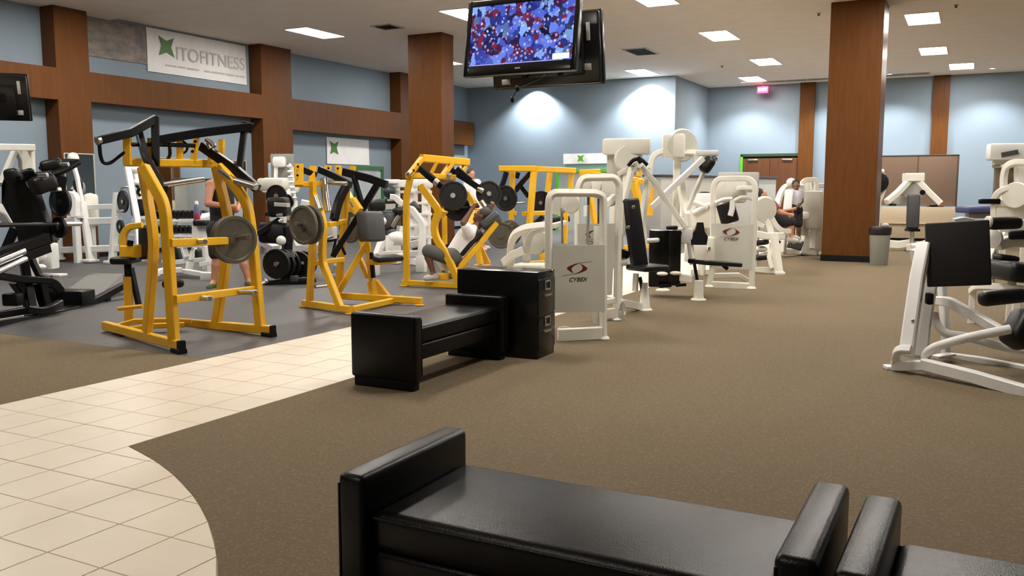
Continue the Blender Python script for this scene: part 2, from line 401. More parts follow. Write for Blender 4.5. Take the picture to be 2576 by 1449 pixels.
text('lettering', 'I T O F I T N E S S'.replace(' ', ''), .42, M @ Matrix.Translation((.36, .0, .002)), BTX, t, sx=.98)
sb = MB(); xx = -1.0
for k, wd in enumerate((.30, .22, .34, .16, .42, .25, .30)):
    if k in (3,): xx += .12
    sb.prism([M @ Vector(p) for p in ((xx, -.30, .001), (xx+wd, -.30, .001), (xx+wd, -.265, .001), (xx, -.265, .001))], (.002, 0, 0)); xx += wd+.05
sb.build('tagline_print', BTX, t, 0)
t, b, w, h = banner('photo_poster', 'faded photo print beside the wide white banner, left wall', 11.95, 13.64, 4.1, 4.9, 'poster')
b.build('sheet', mat('faded_photo_print', (0.30, 0.25, 0.20), .6, col2=(0.13, 0.12, 0.13), nscale=3.5, stretch=(1, 1, 2.2)), t, 0)
t, b, w, h = banner('wall_banner', 'square white banner with green star on the lower left wall', 19.6, 21.55, 2.11, 2.85)
b.build('sheet', BAN, t, 0); M = basis((.022, 0, h/2), (0, 1, 0), (1, 0, 0))
star(-.66, .08, .26, M, BGR, t)
t = thing('wall_banner', 'white banner with green star in its middle on the back wall', 'banner', (-11.43, CYW-.012, 2.24)); b = MB(); N = 14
b.add([(-.92+1.84*i/N, -.008-.005*math.sin(i*1.9+j), .17*j) for i in range(N+1) for j in range(3)], [(i*3+j, (i+1)*3+j, (i+1)*3+j+1, i*3+j+1) for i in range(N) for j in range(2)])
b.build('sheet', BAN, t, 0); M = basis((0, -.022, .18), (1, 0, 0), (0, -1, 0)); star(-.28, .0, .17, M, mat('banner_bright_green', (.10, .33, .02), .5), t)
# double door in the far wall, with green casing and closers
dx0, dx1, dz = -7.2, -5.36, 2.52
d = struct('door_1', MB().box(((dx0+dx1)/2, FYW-.03, dz/2), (dx1-dx0, .05, dz)), RUB)
for k in (0, 1):
    w = (dx1-dx0)/2; x = dx0 + w*(k+.5)
    lf = MB().box((x, FYW-.065, dz/2-.03), (w-.012, .045, dz-.08), bev=.003, seg=1).build('door_leaf', mat('door_veneer', (0.105, 0.036, 0.010), .4, noise=.2, nscale=2, stretch=(8, 8, .5)), d)
    MB().box((x-.0+(-.12 if k == 0 else .12), FYW-.11, dz-.12), (.34, .05, .06), bev=.008).build('door_closer', STL, lf)
    MB().tube([(x+(w/2-.12)*(1 if k == 0 else -1), FYW-.09, 1.0), (x+(w/2-.12)*(1 if k == 0 else -1), FYW-.14, 1.05), (x+(w/2-.12)*(1 if k == 0 else -1), FYW-.14, 1.25), (x+(w/2-.12)*(1 if k == 0 else -1), FYW-.09, 1.3)], .012, .03).build('pull_handle', STL, lf)
cs = MB(); cs.box((dx0-.05, FYW-.05, dz/2+.02), (.09, .1, dz+.04)); cs.build('door_casing', GRN, d, label='green painted door casing')
MB().box(((dx0+dx1)/2, FYW-.05, dz+.045), (dx1-dx0+.19, .1, .09)).build('door_header', mat('dark_green_paint', (.02, .05, .02), .5), d)
t = thing('exit_sign', 'red lit exit sign hanging below the ceiling above the double door', 'sign', (-6.49, FYW-.6, 4.62))
MB().box((0, 0, .11), (.36, .06, .22), bev=.01).build('housing', mat('exit_sign_face', (.55, .05, .09), .4, emit=1.3, ecol=(.8, .04, .12)), t)
text('lettering', 'EXIT', .15, basis((0, -.033, .11), (1, 0, 0), (0, -1, 0)), mat('exit_letters', (1, .8, .85), .4, emit=2, ecol=(1, .65, .75)), t)
MB().cyl((0, 0, .22), (0, 0, .33), .015).build('stem', LGR, t)
# green-edged glazed openings
def opening(nm, cx, cy, alongx, w, h, GRN=GRN):
    fr = MB(); f = lambda a, dd, z: (cx+a, cy-dd, z) if alongx else (cx+dd, cy+a, z)
    sz = lambda a, dd, z: (a, dd, z) if alongx else (dd, a, z)
    o = struct(nm, fr.box(f(-w/2, .04, h/2), sz(.1, .09, h)).box(f(w/2, .04, h/2), sz(.1, .09, h)).box(f(0, .04, h+.05), sz(w+.1, .09, .1)), GRN)
    MB().box(f(0, .02, h/2), sz(w-.1, .03, h)).build('door_panel', mat('pale_interior_wall', (.42, .47, .48), .6, noise=.12, nscale=2), o)
    return o
opening('door_2', -11.4, CYW, True, 2.3, 1.96)
opening('door_3', WX, 21.5, False, 1.3, 1.98, mat('muted_green_paint', (.035, .15, .05), .5))
# mirrors leaned on the wall and pilasters
def mirror(x, y0, y1, z0, z1, label):
    t = thing('wall_mirror', label, 'mirror', (x, (y0+y1)/2, z0)); w = y1-y0; h = z1-z0
    MB().box((.008, 0, h/2), (.012, w, h)).build('glass', MIR, t)
    c = MB()
    for s in (-1, 1): c.box((.012, s*(w/2), h/2), (.018, .02, h))
    c.box((.012, 0, h), (.018, w, .02)); c.build('edge_trim', LGR, t)
mirror(FX, 11.25, 11.9, .75, 2.1, 'narrow mirror on the left brown pilaster')
mirror(WX, 13.4, 16.5, .7, 2.1, 'wide mirror on the blue wall behind the man in the tank top')
mirror(FX, 16.85, 17.75, .6, 2.05, 'mirror on the brown pilaster behind the weight tree')

# ------------------------------------------------------------ helpers for machines
def B(r, name, m, pts, w, h=None, f=0.0, **k): return MB().bar(pts, w, h, fillet=f).build(name, m, r, **k)
def TU(r, name, m, pts, rad, f=0.0, **k): return MB().tube(pts, rad, f).build(name, m, r, **k)
def CY(r, name, m, p0, p1, rad, r2=None, **k): return MB().cyl(p0, p1, rad, r2=r2).build(name, m, r, **k)
def PD(r, name, m, p0, p1, w, t, n, bev=None, **k): return MB().pad(p0, p1, w, t, n, bev).build(name, m, r, **k)
def BX(r, name, m, c, d, rz=0, bev=.008, rx=0, ry=0, **k): return MB().box(c, d, rz, rx, ry, bev).build(name, m, r, **k)
def ext(p, n, d): return tuple(Vector(p) + Vector(n).normalized() * d)
def plate(o, c, n, r, m, label, group=None, th=.04):
    """weight plate with rim, recessed web and hub; o = machine origin, c local centre"""
    t = thing('weight_plate', label, 'weight plate', tuple(Vector(o) + Vector(c)), 0, group)
    h = th/2
    MB().lathe((0, 0, 0), n, [(.028, -h), (.058, -h), (.06, -h*.5), (r*.82, -h*.45), (r*.86, -h), (r*.98, -h), (r, -h*.6), (r, h*.6), (r*.98, h), (r*.86, h), (r*.82, h*.45), (.06, h*.5), (.058, h), (.028, h)], 36).build('disc', m, t)
    MB().lathe((0, 0, 0), n, [(.0255, -h-.003), (.036, -h-.003), (.036, h+.003), (.0255, h+.003)], 20).build('hub', STL if m is not IRO else IRO, t)
    return t
def bolts(r, pts, n, rad=.012, m=None):
    for p in pts: CY(r, 'bolt', m or BLK, p, ext(p, n, .012), rad)
def foot_cap(r, p0, p1, w, h): B(r, 'rubber_foot', RUB, [p0, p1], w, h)
def swoosh(M, s, parent, m=None):
    up = [(1360,508),(1200,518),(1050,535),(900,560),(760,605),(690,640),(665,670),(700,710),(770,755),(850,790),(815,750),(790,710),(795,670),(830,630),(890,590),(980,555),(1100,530)]
    P = [((x-945)/560*s, -(y-680)/560*s*1.02) for x, y in up]
    nrm = (M.to_3x3() @ Vector((0, 0, 1)))*.002
    for sg in (1, -1):
        MB().prism([M @ Vector((sg*x, sg*y, .001)) for x, y in P], nrm).build('logo_swoosh', m or LGO, parent, 0)

# ------------------------------------------------------------ yellow high row machine (near left)
OY = (-6.7, 5.9, 0)
r = thing('high_row_machine', 'tall yellow plate-loaded row machine with black overhead arms, nearest on the left', 'gym machine', OY)
B(r, 'base_rail', YEL, [(-0.943,-0.078,0.057),(0.690,-0.584,0.070)], .06, .085)
B(r, 'base_rail', YEL, [(-0.774,0.610,0.014),(0.789,0.431,0.068)], .06, .085)
B(r, 'rubber_foot', RUB, [(-0.700,-0.153,-0.023),(-0.498,-0.216,-0.020)], .075, .06)
B(r, 'rubber_foot', RUB, [(0.570,-0.547,0.002),(0.723,-0.594,0.005)], .08, .075)
B(r, 'end_cap', RUB, [(0.677,-0.580,0.070),(0.722,-0.594,0.070)], .062, .09)
B(r, 'rubber_foot', RUB, [(0.672,0.445,0.003),(0.810,0.429,0.008)], .08, .075)
B(r, 'end_cap', RUB, [(0.789,0.431,0.068),(0.813,0.428,0.068)], .062, .09)
B(r, 'upright', YEL, [(0.030,-0.379,0.108),(0.178,-0.425,0.599),(0.259,-0.450,0.945),(0.222,-0.439,1.159),(0.095,-0.400,1.611)], .065, .1, .12)
B(r, 'upright', YEL, [(0.563,-0.544,0.096),(0.536,-0.536,0.777),(0.510,-0.528,1.196),(0.469,-0.515,1.307),(0.136,-0.412,1.599)], .065, .1, .1)
B(r, 'upright', YEL, [(-0.045,0.527,0.059),(0.122,0.508,0.614),(0.184,0.501,0.926),(0.203,0.498,1.131),(0.048,0.516,1.631)], .065, .1, .12)
B(r, 'upright', YEL, [(0.621,0.450,0.075),(0.575,0.456,0.671),(0.532,0.461,1.071),(0.492,0.465,1.270),(0.349,0.482,1.427),(0.101,0.510,1.630)], .065, .1, .2)
B(r, 'top_beam', YEL, [(-0.286,-0.265,1.661), (-0.113,0.735,1.667)], .09, .075)
B(r, 'pivot_post', YEL, [(-0.245,-0.281,1.633), (-0.262,-0.254,1.914)], .07, .05)
B(r, 'pivot_post', YEL, [(-0.245,-0.016,1.660), (-0.266,0.002,1.892)], .05, .05)
B(r, 'pivot_post', YEL, [(-0.202,0.291,1.674), (-0.215,0.316,1.915)], .06, .04)
B(r, 'pivot_post', YEL, [(-0.166,0.424,1.677), (-0.152,0.464,1.925)], .1, .03)
B(r, 'pivot_post', YEL, [(-0.091,0.577,1.677), (-0.098,0.589,1.797)], .05, .04)
B(r, 'pivot_post', YEL, [(-0.077,0.703,1.714), (-0.081,0.726,1.914)], .06, .04)
bolts(r, [(-0.122,0.416,1.879), (-0.141,0.394,1.782)], (0.922,-0.387,0.000), .016)
CY(r, 'pivot_shaft', BLK, (-0.243,-0.256,1.823), (-0.245,0.018,1.835), .02)
CY(r, 'pivot_shaft', BLK, (-0.239,0.043,1.836), (-0.132,0.463,1.840), .02)
# lever arms: near and far
B(r, 'lever_arm', BLK, [(-0.223,-0.607,1.838),(-0.196,-0.269,1.927),(-0.223,0.049,2.080)], .055, .075)
B(r, 'arm_upright', BLK, [(-0.216,0.031,2.090), (-0.161,-0.034,1.622)], .07, .05)
B(r, 'weight_arm', BLK, [(-0.316,-0.075,1.938),(-0.151,-0.165,1.738),(0.047,-0.236,1.560),(0.248,-0.302,1.406)], .06, .08, .1)
CY(r, 'weight_sleeve', STL, (0.239,-0.301,1.450), (0.405,0.019,1.506), .026)
TU(r, 'arm_handle', BLK, [(-0.249,-0.565,1.825),(-0.286,-0.530,1.697),(-0.316,-0.481,1.645),(-0.318,-0.411,1.647),(-0.260,-0.296,1.754)], .017, .05)
CY(r, 'grip', STL, (-0.227,-0.609,1.838), (-0.223,-0.571,1.847), .04)
B(r, 'lever_arm', BLK, [(-0.243,0.069,1.878),(-0.099,0.439,1.960),(0.174,0.876,2.041)], .055, .085)
B(r, 'arm_end_block', BLK, [(0.088,0.832,2.054),(0.149,0.918,2.027)], .09, .1)
B(r, 'arm_upright', BLK, [(0.118,0.844,2.019),(0.206,0.669,1.624)], .06, .055)
B(r, 'weight_arm', BLK, [(-0.140,0.515,1.838),(0.254,0.551,1.613),(0.558,0.542,1.415)], .06, .09)
CY(r, 'weight_sleeve', CHR, (0.147,0.464,1.595), (0.332,0.489,1.482), .03)
CY(r, 'weight_sleeve', STL, (0.361,0.449,1.493), (0.619,0.463,1.432), .034)
TU(r, 'arm_handle', BLK, [(-0.144,0.119,1.862),(-0.180,0.159,1.733),(-0.269,0.183,1.686),(-0.396,0.187,1.646)], .017, .05)
TU(r, 'arm_handle', BLK, [(-0.199,0.321,1.889),(-0.157,0.356,1.848),(-0.175,0.358,1.781),(-0.232,0.344,1.760)], .012, .05)
for p, q in (((0.096,0.362,1.892), (0.205,0.353,1.823)), ((0.035,0.440,1.864), (0.061,0.446,1.805))): CY(r, 'bushing', CHR, p, q, .025)
# cross bars with storage horns
B(r, 'cross_bar', YEL, [(0.572,-0.547,0.952), (0.550,0.459,0.929)], .055, .07)
B(r, 'cross_bar', YEL, [(0.614,-0.560,0.464), (0.577,0.456,0.449)], .055, .07)
CY(r, 'storage_horn', STL, (0.312,-0.158,0.944), (0.715,-0.286,0.955), .025)
CY(r, 'storage_horn', STL, (0.434,-0.216,0.434), (0.776,-0.318,0.454), .025)
CY(r, 'storage_horn', STL, (0.587,0.207,0.448), (0.915,0.097,0.471), .025)
CY(r, 'plate_horn', IRO, (0.473,0.266,0.937), (0.868,0.081,0.984), .025)
nn = (0.957,-0.291,0.000)
plate(OY, (0.595,0.183,0.943), nn, .225, IRO, 'large olive weight plate on the near yellow row machine, front one')
plate(OY, (0.537,0.209,0.940), nn, .225, IRO, 'olive weight plate right behind the front plate on the near yellow machine', th=.03)
# seat side
B(r, 'base_cross', YEL, [(-0.802,-0.059,0.054),(-0.687,0.064,0.097),(-0.420,0.260,0.100),(-0.258,0.399,0.082)], .05, .05)
B(r, 'base_cross', YEL, [(-0.597,-0.123,0.040),(-0.448,0.071,0.067),(-0.240,0.293,0.063)], .05, .05)
B(r, 'seat_post', YEL, [(-0.898,0.176,0.064), (-0.932,0.217,0.521)], .085, .07)
B(r, 'seat_slide', BLK, [(-0.927,0.215,0.486), (-0.945,0.231,0.680)], .07, .06)
B(r, 'seat_stay', BLK, [(-0.911,0.239,0.609), (-0.815,0.238,0.205)], .05, .05)
PD(r, 'seat', VIN, (-1.052,0.176,0.694), (-0.868,0.272,0.694), .34, .075, (0, 0, 1))
B(r, 'knee_bracket', YEL, [(-0.935,0.136,0.784),(-0.829,0.304,0.785)], .12, .13)
CY(r, 'adjust_knob', BLK, (-0.849,0.188,0.844), (-0.844,0.197,0.897), .03)
B(r, 'pad_arm', YEL, [(-0.904,0.153,0.792),(-0.913,0.169,0.958),(-0.867,0.203,1.036),(-0.747,0.268,1.050)], .06, .06, .14)
PD(r, 'chest_pad', VIN, (-0.746,0.324,1.042), (-0.724,0.292,0.701), .3, .09, (-0.340,-0.941,0.000))
TU(r, 'foot_rest', YEL, [(-0.746,-0.063,0.235),(-0.451,-0.018,0.275)], .02)
B(r, 'name_plate', DGR, [(-0.027,-0.263,1.505),(0.043,-0.291,1.442)], .05, .01)
PD(r, 'roller_pad', VIN, (-0.460,0.229,0.464), (-0.341,0.406,0.470), .09, .09, (0, 0, 1), .04)

# ------------------------------------------------------------ second yellow row machine
OY = (-6.5, 8.6, 0)
r = thing('low_row_machine', 'yellow plate-loaded row machine with grey chest pad, second from the left', 'gym machine', OY)
B(r, 'base_rail', YEL, [(-0.582,-0.467,0.048),(0.308,-0.700,0.056)], .06, .08)
B(r, 'base_rail', YEL, [(-0.405,-0.000,0.098), (0.587,0.342,0.053)], .06, .08)
B(r, 'base_rail', YEL, [(0.270,-0.619,0.048), (0.230,0.439,0.050)], .06, .07)
for p in ((-0.561,-0.473,0.010), (0.313,-0.701,0.021), (0.587,0.282,0.020)): BX(r, 'foot_plate', YEL, (p[0], p[1], .008), (.11, .09, .015), .2)
B(r, 'upright', YEL, [(-0.460,-0.499,0.066),(-0.369,-0.523,0.779),(-0.338,-0.531,1.158),(-0.333,-0.533,1.499)], .06, .085)
B(r, 'upright', YEL, [(0.122,-0.651,0.065),(-0.068,-0.602,0.377),(-0.174,-0.574,0.538),(-0.192,-0.569,0.652),(-0.152,-0.580,1.002),(-0.211,-0.564,1.160),(-0.330,-0.533,1.346)], .065, .09, .12)
B(r, 'upright', YEL, [(-0.446,0.018,0.123),(-0.334,-0.009,0.808),(-0.238,-0.033,1.412)], .06, .085)
B(r, 'upright', YEL, [(-0.401,0.526,0.631),(-0.500,0.551,0.954),(-0.590,0.573,1.160),(-0.745,0.611,1.367)], .07, .1, .1)
MB().prism([(-0.133,-0.174,1.180), (-0.085,-0.131,1.316), (0.007,-0.100,1.180), (-0.041,-0.135,1.108)], (.02, .05, 0)).build('gusset', YEL, r, 0)
B(r, 'slot_plate', DGR, [(-0.069,-0.186,1.262),(-0.029,-0.185,1.201)], .03, .01)
B(r, 'top_beam', YEL, [(-0.440,-0.695,1.465), (-0.368,-0.259,1.477)], .07, .06)
B(r, 'pivot_post', YEL, [(-0.412,-0.681,1.459),(-0.427,-0.658,1.703)], .1, .05)
for (a, b) in (((-0.375,-0.489,1.479), (-0.382,-0.467,1.681)), ((-0.421,-0.156,1.606), (-0.423,-0.146,1.695)), ((-0.430,0.059,1.546), (-0.444,0.071,1.701)), ((-0.408,0.306,1.613), (-0.406,0.318,1.699))): B(r, 'pivot_post', YEL, [a, b], .075, .05)
bolts(r, [(-0.404,-0.707,1.669), (-0.403,-0.719,1.570), (-0.414,0.025,1.664), (-0.386,-0.188,1.660)], (0.876,-0.482,0.000), .014)
B(r, 'lever_arm', BLK, [(-0.479,-0.524,1.634),(-0.338,-0.458,1.573)], .05, .07)
B(r, 'lever_arm', BLK, [(-0.444,-0.277,1.645),(-0.191,-0.324,1.567),(0.084,-0.365,1.459)], .055, .08)
CY(r, 'handle', STL, (-0.214,-0.403,1.490), (0.105,-0.466,1.472), .025)
B(r, 'lever_arm', BLK, [(-0.447,0.173,1.625),(-0.091,0.235,1.539),(0.158,0.242,1.465)], .06, .095)
B(r, 'arm_strut', BLK, [(-0.299,0.187,1.575),(-0.156,0.161,1.229)], .05, .06)
B(r, 'arm_strut', BLK, [(0.031,0.234,1.475),(-0.183,0.195,1.157)], .05, .08)
B(r, 'weight_arm', BLK, [(-0.211,-0.066,1.454),(-0.218,-0.204,1.289),(-0.196,-0.337,1.046)], .07, .1, .1)
B(r, 'weight_arm', BLK, [(-0.062,-0.034,1.094),(-0.213,-0.150,0.804),(-0.314,-0.228,0.604)], .05, .07)
CY(r, 'weight_sleeve', STL, (-0.265,-0.564,1.326), (-0.144,-0.634,1.176), .032)
CY(r, 'weight_sleeve', STL, (-0.176,0.015,1.056), (-0.137,-0.092,0.942), .035)
CY(r, 'weight_sleeve', CHR, (-0.330,-0.345,1.534), (-0.235,-0.402,1.143), .05)
B(r, 'cross_bar', YEL, [(-0.188,-0.453,0.996),(-0.200,-0.115,1.025)], .06, .06)
B(r, 'cross_bar', YEL, [(-0.254,-0.657,0.555),(-0.201,-0.174,0.569)], .055, .055)
CY(r, 'storage_horn', IRO, (-0.327,-0.694,1.009), (-0.220,-0.977,1.025), .025)
CY(r, 'storage_horn', CHR, (-0.222,-0.675,0.285), (-0.216,-0.445,0.281), .022)
nn = (-0.125,-0.992,0.000)
plate(OY, (-0.243,-0.821,1.006), nn, .225, IRO, 'large olive weight plate on the second yellow machine, outer one')
plate(OY, (-0.246,-0.709,1.004), nn, .225, IRO, 'olive weight plate partly behind the outer plate on the second yellow machine')
plate(OY, (-0.367,0.185,0.941), (-0.208,-0.978,0.000), .2, IRO, 'dark plate seen through the frame of the second yellow machine')
B(r, 'seat_post', YEL, [(-0.015,0.195,0.027), (-0.060,0.203,0.275)], .1, .08)
B(r, 'seat_slide', YEL, [(-0.062,0.200,0.261), (-0.105,0.185,0.762)], .065, .06)
B(r, 'seat_slide', BLK, [(-0.023,0.183,0.322), (-0.052,0.185,0.635)], .04, .05)
MB().prism([(-0.079,0.107,0.490), (-0.058,0.126,0.553), (0.005,0.159,0.553), (0.053,0.175,0.483)], (.03, .12, 0)).build('seat_collar', YEL, r, 0)
B(r, 'brace', YEL, [(-0.123,0.172,0.733), (-0.351,-0.077,0.166)], .06, .07)
B(r, 'brace', YEL, [(-0.269,0.243,0.552), (-0.137,0.225,0.320)], .05, .06)
MB().prism([(-0.023,0.225,0.297), (0.127,0.278,0.098), (0.130,0.272,0.034), (0.004,0.205,0.027)], (.01, .05, 0)).build('gusset', YEL, r, 0)
B(r, 'seat_rail', YEL, [(0.032,0.168,0.514),(0.186,0.365,0.531)], .09, .05)
PD(r, 'seat', VIN, (0.035,0.119,0.557), (0.235,0.395,0.571), .32, .07, (0, 0, 1))
PD(r, 'chest_pad', GVN, (0.052,0.032,1.143), (0.102,0.012,0.784), .36, .16, (0.996,-0.091,0.000), .04)
B(r, 'adjust_bar', BLK, [(-0.320,-0.094,0.792),(-0.242,-0.076,0.617)], .02, .03)

# ------------------------------------------------------------ yellow incline press with a man on it
OY = (-6.8, 11.1, 0)
r = thing('incline_press_machine', 'yellow incline press machine with the man in a white shirt on it', 'gym machine', OY)
B(r, 'base_rail', YEL, [(-0.529,-0.530,0.054),(0.600,-0.424,0.046)], .06, .08)
for p in ((-0.501,-0.527,0.015), (0.568,-0.427,0.005)): BX(r, 'foot_plate', YEL, (p[0], p[1], .008), (.13, .1, .015), .1)
B(r, 'upright', YEL, [(-0.456,-0.523,0.064),(-0.456,-0.523,0.730),(-0.442,-0.522,1.315),(-0.372,-0.515,1.590)], .065, .085, .1)
B(r, 'upright', YEL, [(0.387,-0.444,0.091),(0.191,-0.463,0.483),(0.016,-0.479,0.725),(-0.006,-0.481,0.927),(0.092,-0.472,1.087),(-0.186,-0.498,1.431),(-0.205,-0.500,1.471)], .07, .1, .15)
MB().prism([(0.043,-0.474,1.129), (0.128,-0.435,1.086), (0.069,-0.476,1.007), (-0.010,-0.512,1.050)], (.03, .09, 0)).build('gusset', YEL, r, 0)
B(r, 'upright', YEL, [(-0.078,-0.082,1.135),(-0.044,-0.133,0.602)], .075, .09)
B(r, 'upright', YEL, [(-0.088,0.620,1.339),(0.073,0.603,1.139),(0.068,0.503,0.971),(0.068,0.410,0.836)], .075, .09, .1)
B(r, 'top_beam', YEL, [(-0.298,-0.332,1.856),(-0.113,0.668,1.819)], .09, .11)
B(r, 'top_arm', YEL, [(-0.294,-0.330,1.854),(-0.372,-0.574,1.596)], .1, .06)
B(r, 'top_arm', YEL, [(-0.209,-0.065,1.809),(-0.273,-0.120,1.638)], .06, .05)
B(r, 'top_arm', YEL, [(-0.175,0.292,1.795),(-0.245,0.115,1.582)], .1, .06)
B(r, 'top_arm', YEL, [(-0.134,0.656,1.811),(-0.151,0.517,1.677)], .1, .06)
B(r, 'top_beam', YEL, [(-0.382,-0.578,1.604),(-0.323,-0.179,1.605),(-0.124,0.292,1.583)], .08, .08)
bolts(r, [(-0.287,-0.452,1.760), (-0.308,-0.531,1.673)], (0.236,-0.972,0.000), .02)
CY(r, 'bushing', STL, (-0.347,-0.610,1.653), (-0.315,-0.599,1.617), .05)
CY(r, 'bushing', CHR, (-0.127,0.067,1.618), (-0.059,0.100,1.595), .05)
B(r, 'lever_arm', BLK, [(-0.254,-0.442,1.708),(-0.077,-0.478,1.588),(0.164,-0.486,1.431)], .07, .09)
B(r, 'lever_arm', BLK, [(-0.236,0.361,1.691),(-0.065,0.491,1.569),(0.123,0.627,1.416)], .07, .09)
B(r, 'lever_arm', BLK, [(-0.051,0.233,1.717),(0.146,0.313,1.536)], .06, .08)
CY(r, 'weight_sleeve', STL, (0.044,-0.535,1.530), (0.097,-0.513,1.487), .05)
CY(r, 'weight_sleeve', STL, (0.081,0.607,1.431), (0.167,0.644,1.370), .045)
CY(r, 'weight_sleeve', STL, (0.194,0.526,1.233), (0.256,0.547,1.141), .04)
CY(r, 'press_handle', BLK, (0.356,-0.309,1.144), (0.473,-0.018,1.161), .018)
nn = (0.329,-0.934,0.139)
plate(OY, (0.317,-0.477,1.320), nn, .205, BIR, 'black weight plate on the incline press, nearest in front')
plate(OY, (0.246,-0.253,1.142), nn, .19, BIR, 'black weight plate lower behind the nearest plate of the incline press')
plate(OY, (0.195,0.768,1.339), (0.689,-0.711,0.139), .20, BIR, 'black weight plate right of the lifting hands on the incline press')
B(r, 'back_frame', YEL, [(0.286,-0.345,0.252),(0.514,-0.096,0.609),(0.682,0.118,0.926)], .07, .08)
PD(r, 'back_pad', VIN, (0.263,-0.163,0.443), (0.499,0.006,0.794), .30, .11, (-.75, 0, .65), .03)
PD(r, 'head_pad', GVN, (0.492,0.065,0.843), (0.692,0.193,1.031), .30, .11, (-.75, 0, .65), .03)
PD(r, 'seat', VIN, (0.039,-0.329,0.505), (0.270,-0.232,0.316), .32, .08, (0.3, 0, 1))
B(r, 'seat_support', YEL, [(0.162,-0.256,0.129),(0.233,-0.200,0.275),(0.333,-0.137,0.363)], .08, .08)
BX(r, 'base_plate', YEL, (0.216,-0.058,0.128), (.42, .3, .03), .2)
BX(r, 'foot_step', YEL, (0.059,-0.307,0.151), (.16, .2, .09), .2)

# ------------------------------------------------------------ far yellow pulldown rig
OY = (-6.4, 15.2, 0)
r = thing('pulldown_rig', 'tall yellow pulldown machine with box-shaped top frame, behind the incline press', 'gym machine', OY)
B(r, 'top_beam', YEL, [(-0.902,-1.712,1.761),(-0.330,-1.413,1.761)], .12, .1)
B(r, 'top_beam', YEL, [(-0.367,-1.320,1.755),(-0.316,0.183,1.756)], .09, .1)
B(r, 'upright', YEL, [(-0.784,-1.429,1.719),(-0.757,-1.532,0.802)], .085, .09)
B(r, 'upright', YEL, [(-0.364,-1.438,1.708),(-0.378,-1.535,1.006),(-0.392,-1.600,0.553),(-0.399,-1.659,0.116)], .09, .1)
B(r, 'upright', YEL, [(-0.629,-0.214,1.706),(-0.654,-0.279,1.299),(-0.665,-0.330,0.941)], .08, .09)
B(r, 'upright', YEL, [(-0.355,0.162,1.751),(-0.352,0.110,1.331)], .085, .09)
B(r, 'cross_bar', YEL, [(-0.485,-1.593,0.983),(-0.328,-1.057,0.987)], .08, .08)
B(r, 'cross_bar', YEL, [(-0.241,-1.005,1.039),(-0.180,-0.296,1.003)], .08, .09)
B(r, 'cross_bar', YEL, [(-0.823,-1.539,1.016),(-0.684,-1.471,0.978)], .08, .08)
B(r, 'upright', YEL, [(-0.079,-0.699,0.990),(-0.073,-0.769,0.425)], .085, .09)
B(r, 'base_rail', YEL, [(-0.547,-1.260,0.291),(-0.457,-0.872,0.293)], .06, .07)
B(r, 'base_rail', YEL, [(-0.431,-1.562,0.122),(-0.310,-1.159,0.113)], .07, .08)
B(r, 'upright', YEL, [(-0.381,-1.084,0.104),(-0.376,-1.049,0.353)], .07, .08)
B(r, 'leg', YEL, [(-1.413,-1.581,0.431),(-1.345,-1.592,0.073)], .09, .09)
B(r, 'leg', YEL, [(-1.411,-1.474,0.378),(-1.262,-1.436,0.064)], .07, .08)
BX(r, 'foot_plate', YEL, (-1.317,-1.579,0.057), (.3, .14, .02))
B(r, 'lever_arm', BLK, [(-0.737,-1.748,1.698),(-0.773,-1.787,1.534),(-0.803,-1.817,1.429)], .07, .08)
B(r, 'lever_arm', BLK, [(-0.741,-1.295,1.698),(-0.763,-1.320,1.598)], .06, .07)
B(r, 'lever_arm', BLK, [(-0.549,-1.194,1.706),(-0.677,-1.284,1.521),(-0.778,-1.357,1.367)], .07, .09)
B(r, 'arm_strut', BLK, [(-0.740,-1.211,1.468),(-0.599,-1.162,1.274)], .06, .08)
CY(r, 'handle', STL, (-0.721,-1.467,1.161), (-0.513,-1.470,1.174), .02)
PD(r, 'thigh_pad', VIN, (-0.322,-0.848,0.825), (-0.079,-0.600,0.884), .2, .12, (0, 0, 1))
PD(r, 'seat', VIN, (-0.541,-1.082,0.774), (-0.410,-0.994,0.930), .3, .1, (0, 0, 1))
for k_, (a, c, rr, m_, lb) in enumerate((((-0.673,-1.885,1.250), (-0.035,-0.999,0.000), .22, BIR, 'black plate hanging left on the far yellow pulldown machine'), ((-0.761,-1.898,0.619), (0.314,-0.949,0.000), .23, IRO, 'olive plate low on the left leg of the far yellow machine'), ((-0.716,-1.643,0.654), (-0.040,-0.999,0.000), .22, IRO, 'olive plate behind the low left one on the far yellow machine'), ((-0.661,-0.528,1.156), (0.099,-0.995,0.000), .22, BIR, 'black plate on a horn between the far yellow uprights'))):
    plate(OY, a, c, rr, m_, lb)
CY(r, 'plate_horn', CHR, (-0.716,-1.740,0.787), (-0.558,-1.880,0.818), .05)

# ------------------------------------------------------------ farthest yellow machine, mostly hidden
OY = (-5.6, 16.5, 0)
r = thing('yellow_press_machine', 'yellow machine mostly hidden behind the white chest press', 'gym machine', OY)
B(r, 'top_beam', YEL, [(-1.182,-0.703,1.709),(-0.827,-0.516,1.723)], .12, .14)
B(r, 'upright', YEL, [(-1.003,-0.723,1.707),(-0.893,-0.774,1.155),(-0.784,-0.817,0.676),(-0.724,-0.877,0.255)], .1, .1)
B(r, 'base_rail', YEL, [(-0.770,-0.841,0.280), (0.241,-0.590,0.331)], .08, .08)
B(r, 'top_link', YEL, [(-0.965,-0.704,1.707), (-0.032,-0.460,1.578)], .08, .08)
B(r, 'upright', YEL, [(-0.165,-0.387,1.804),(-0.038,-0.326,1.762)], .16, .3)
B(r, 'upright', YEL, [(-0.094,-0.613,1.521),(0.014,-0.610,1.104)], .25, .12)
B(r, 'upright', YEL, [(0.163,-0.376,1.438),(0.166,-0.442,0.906)], .1, .1)
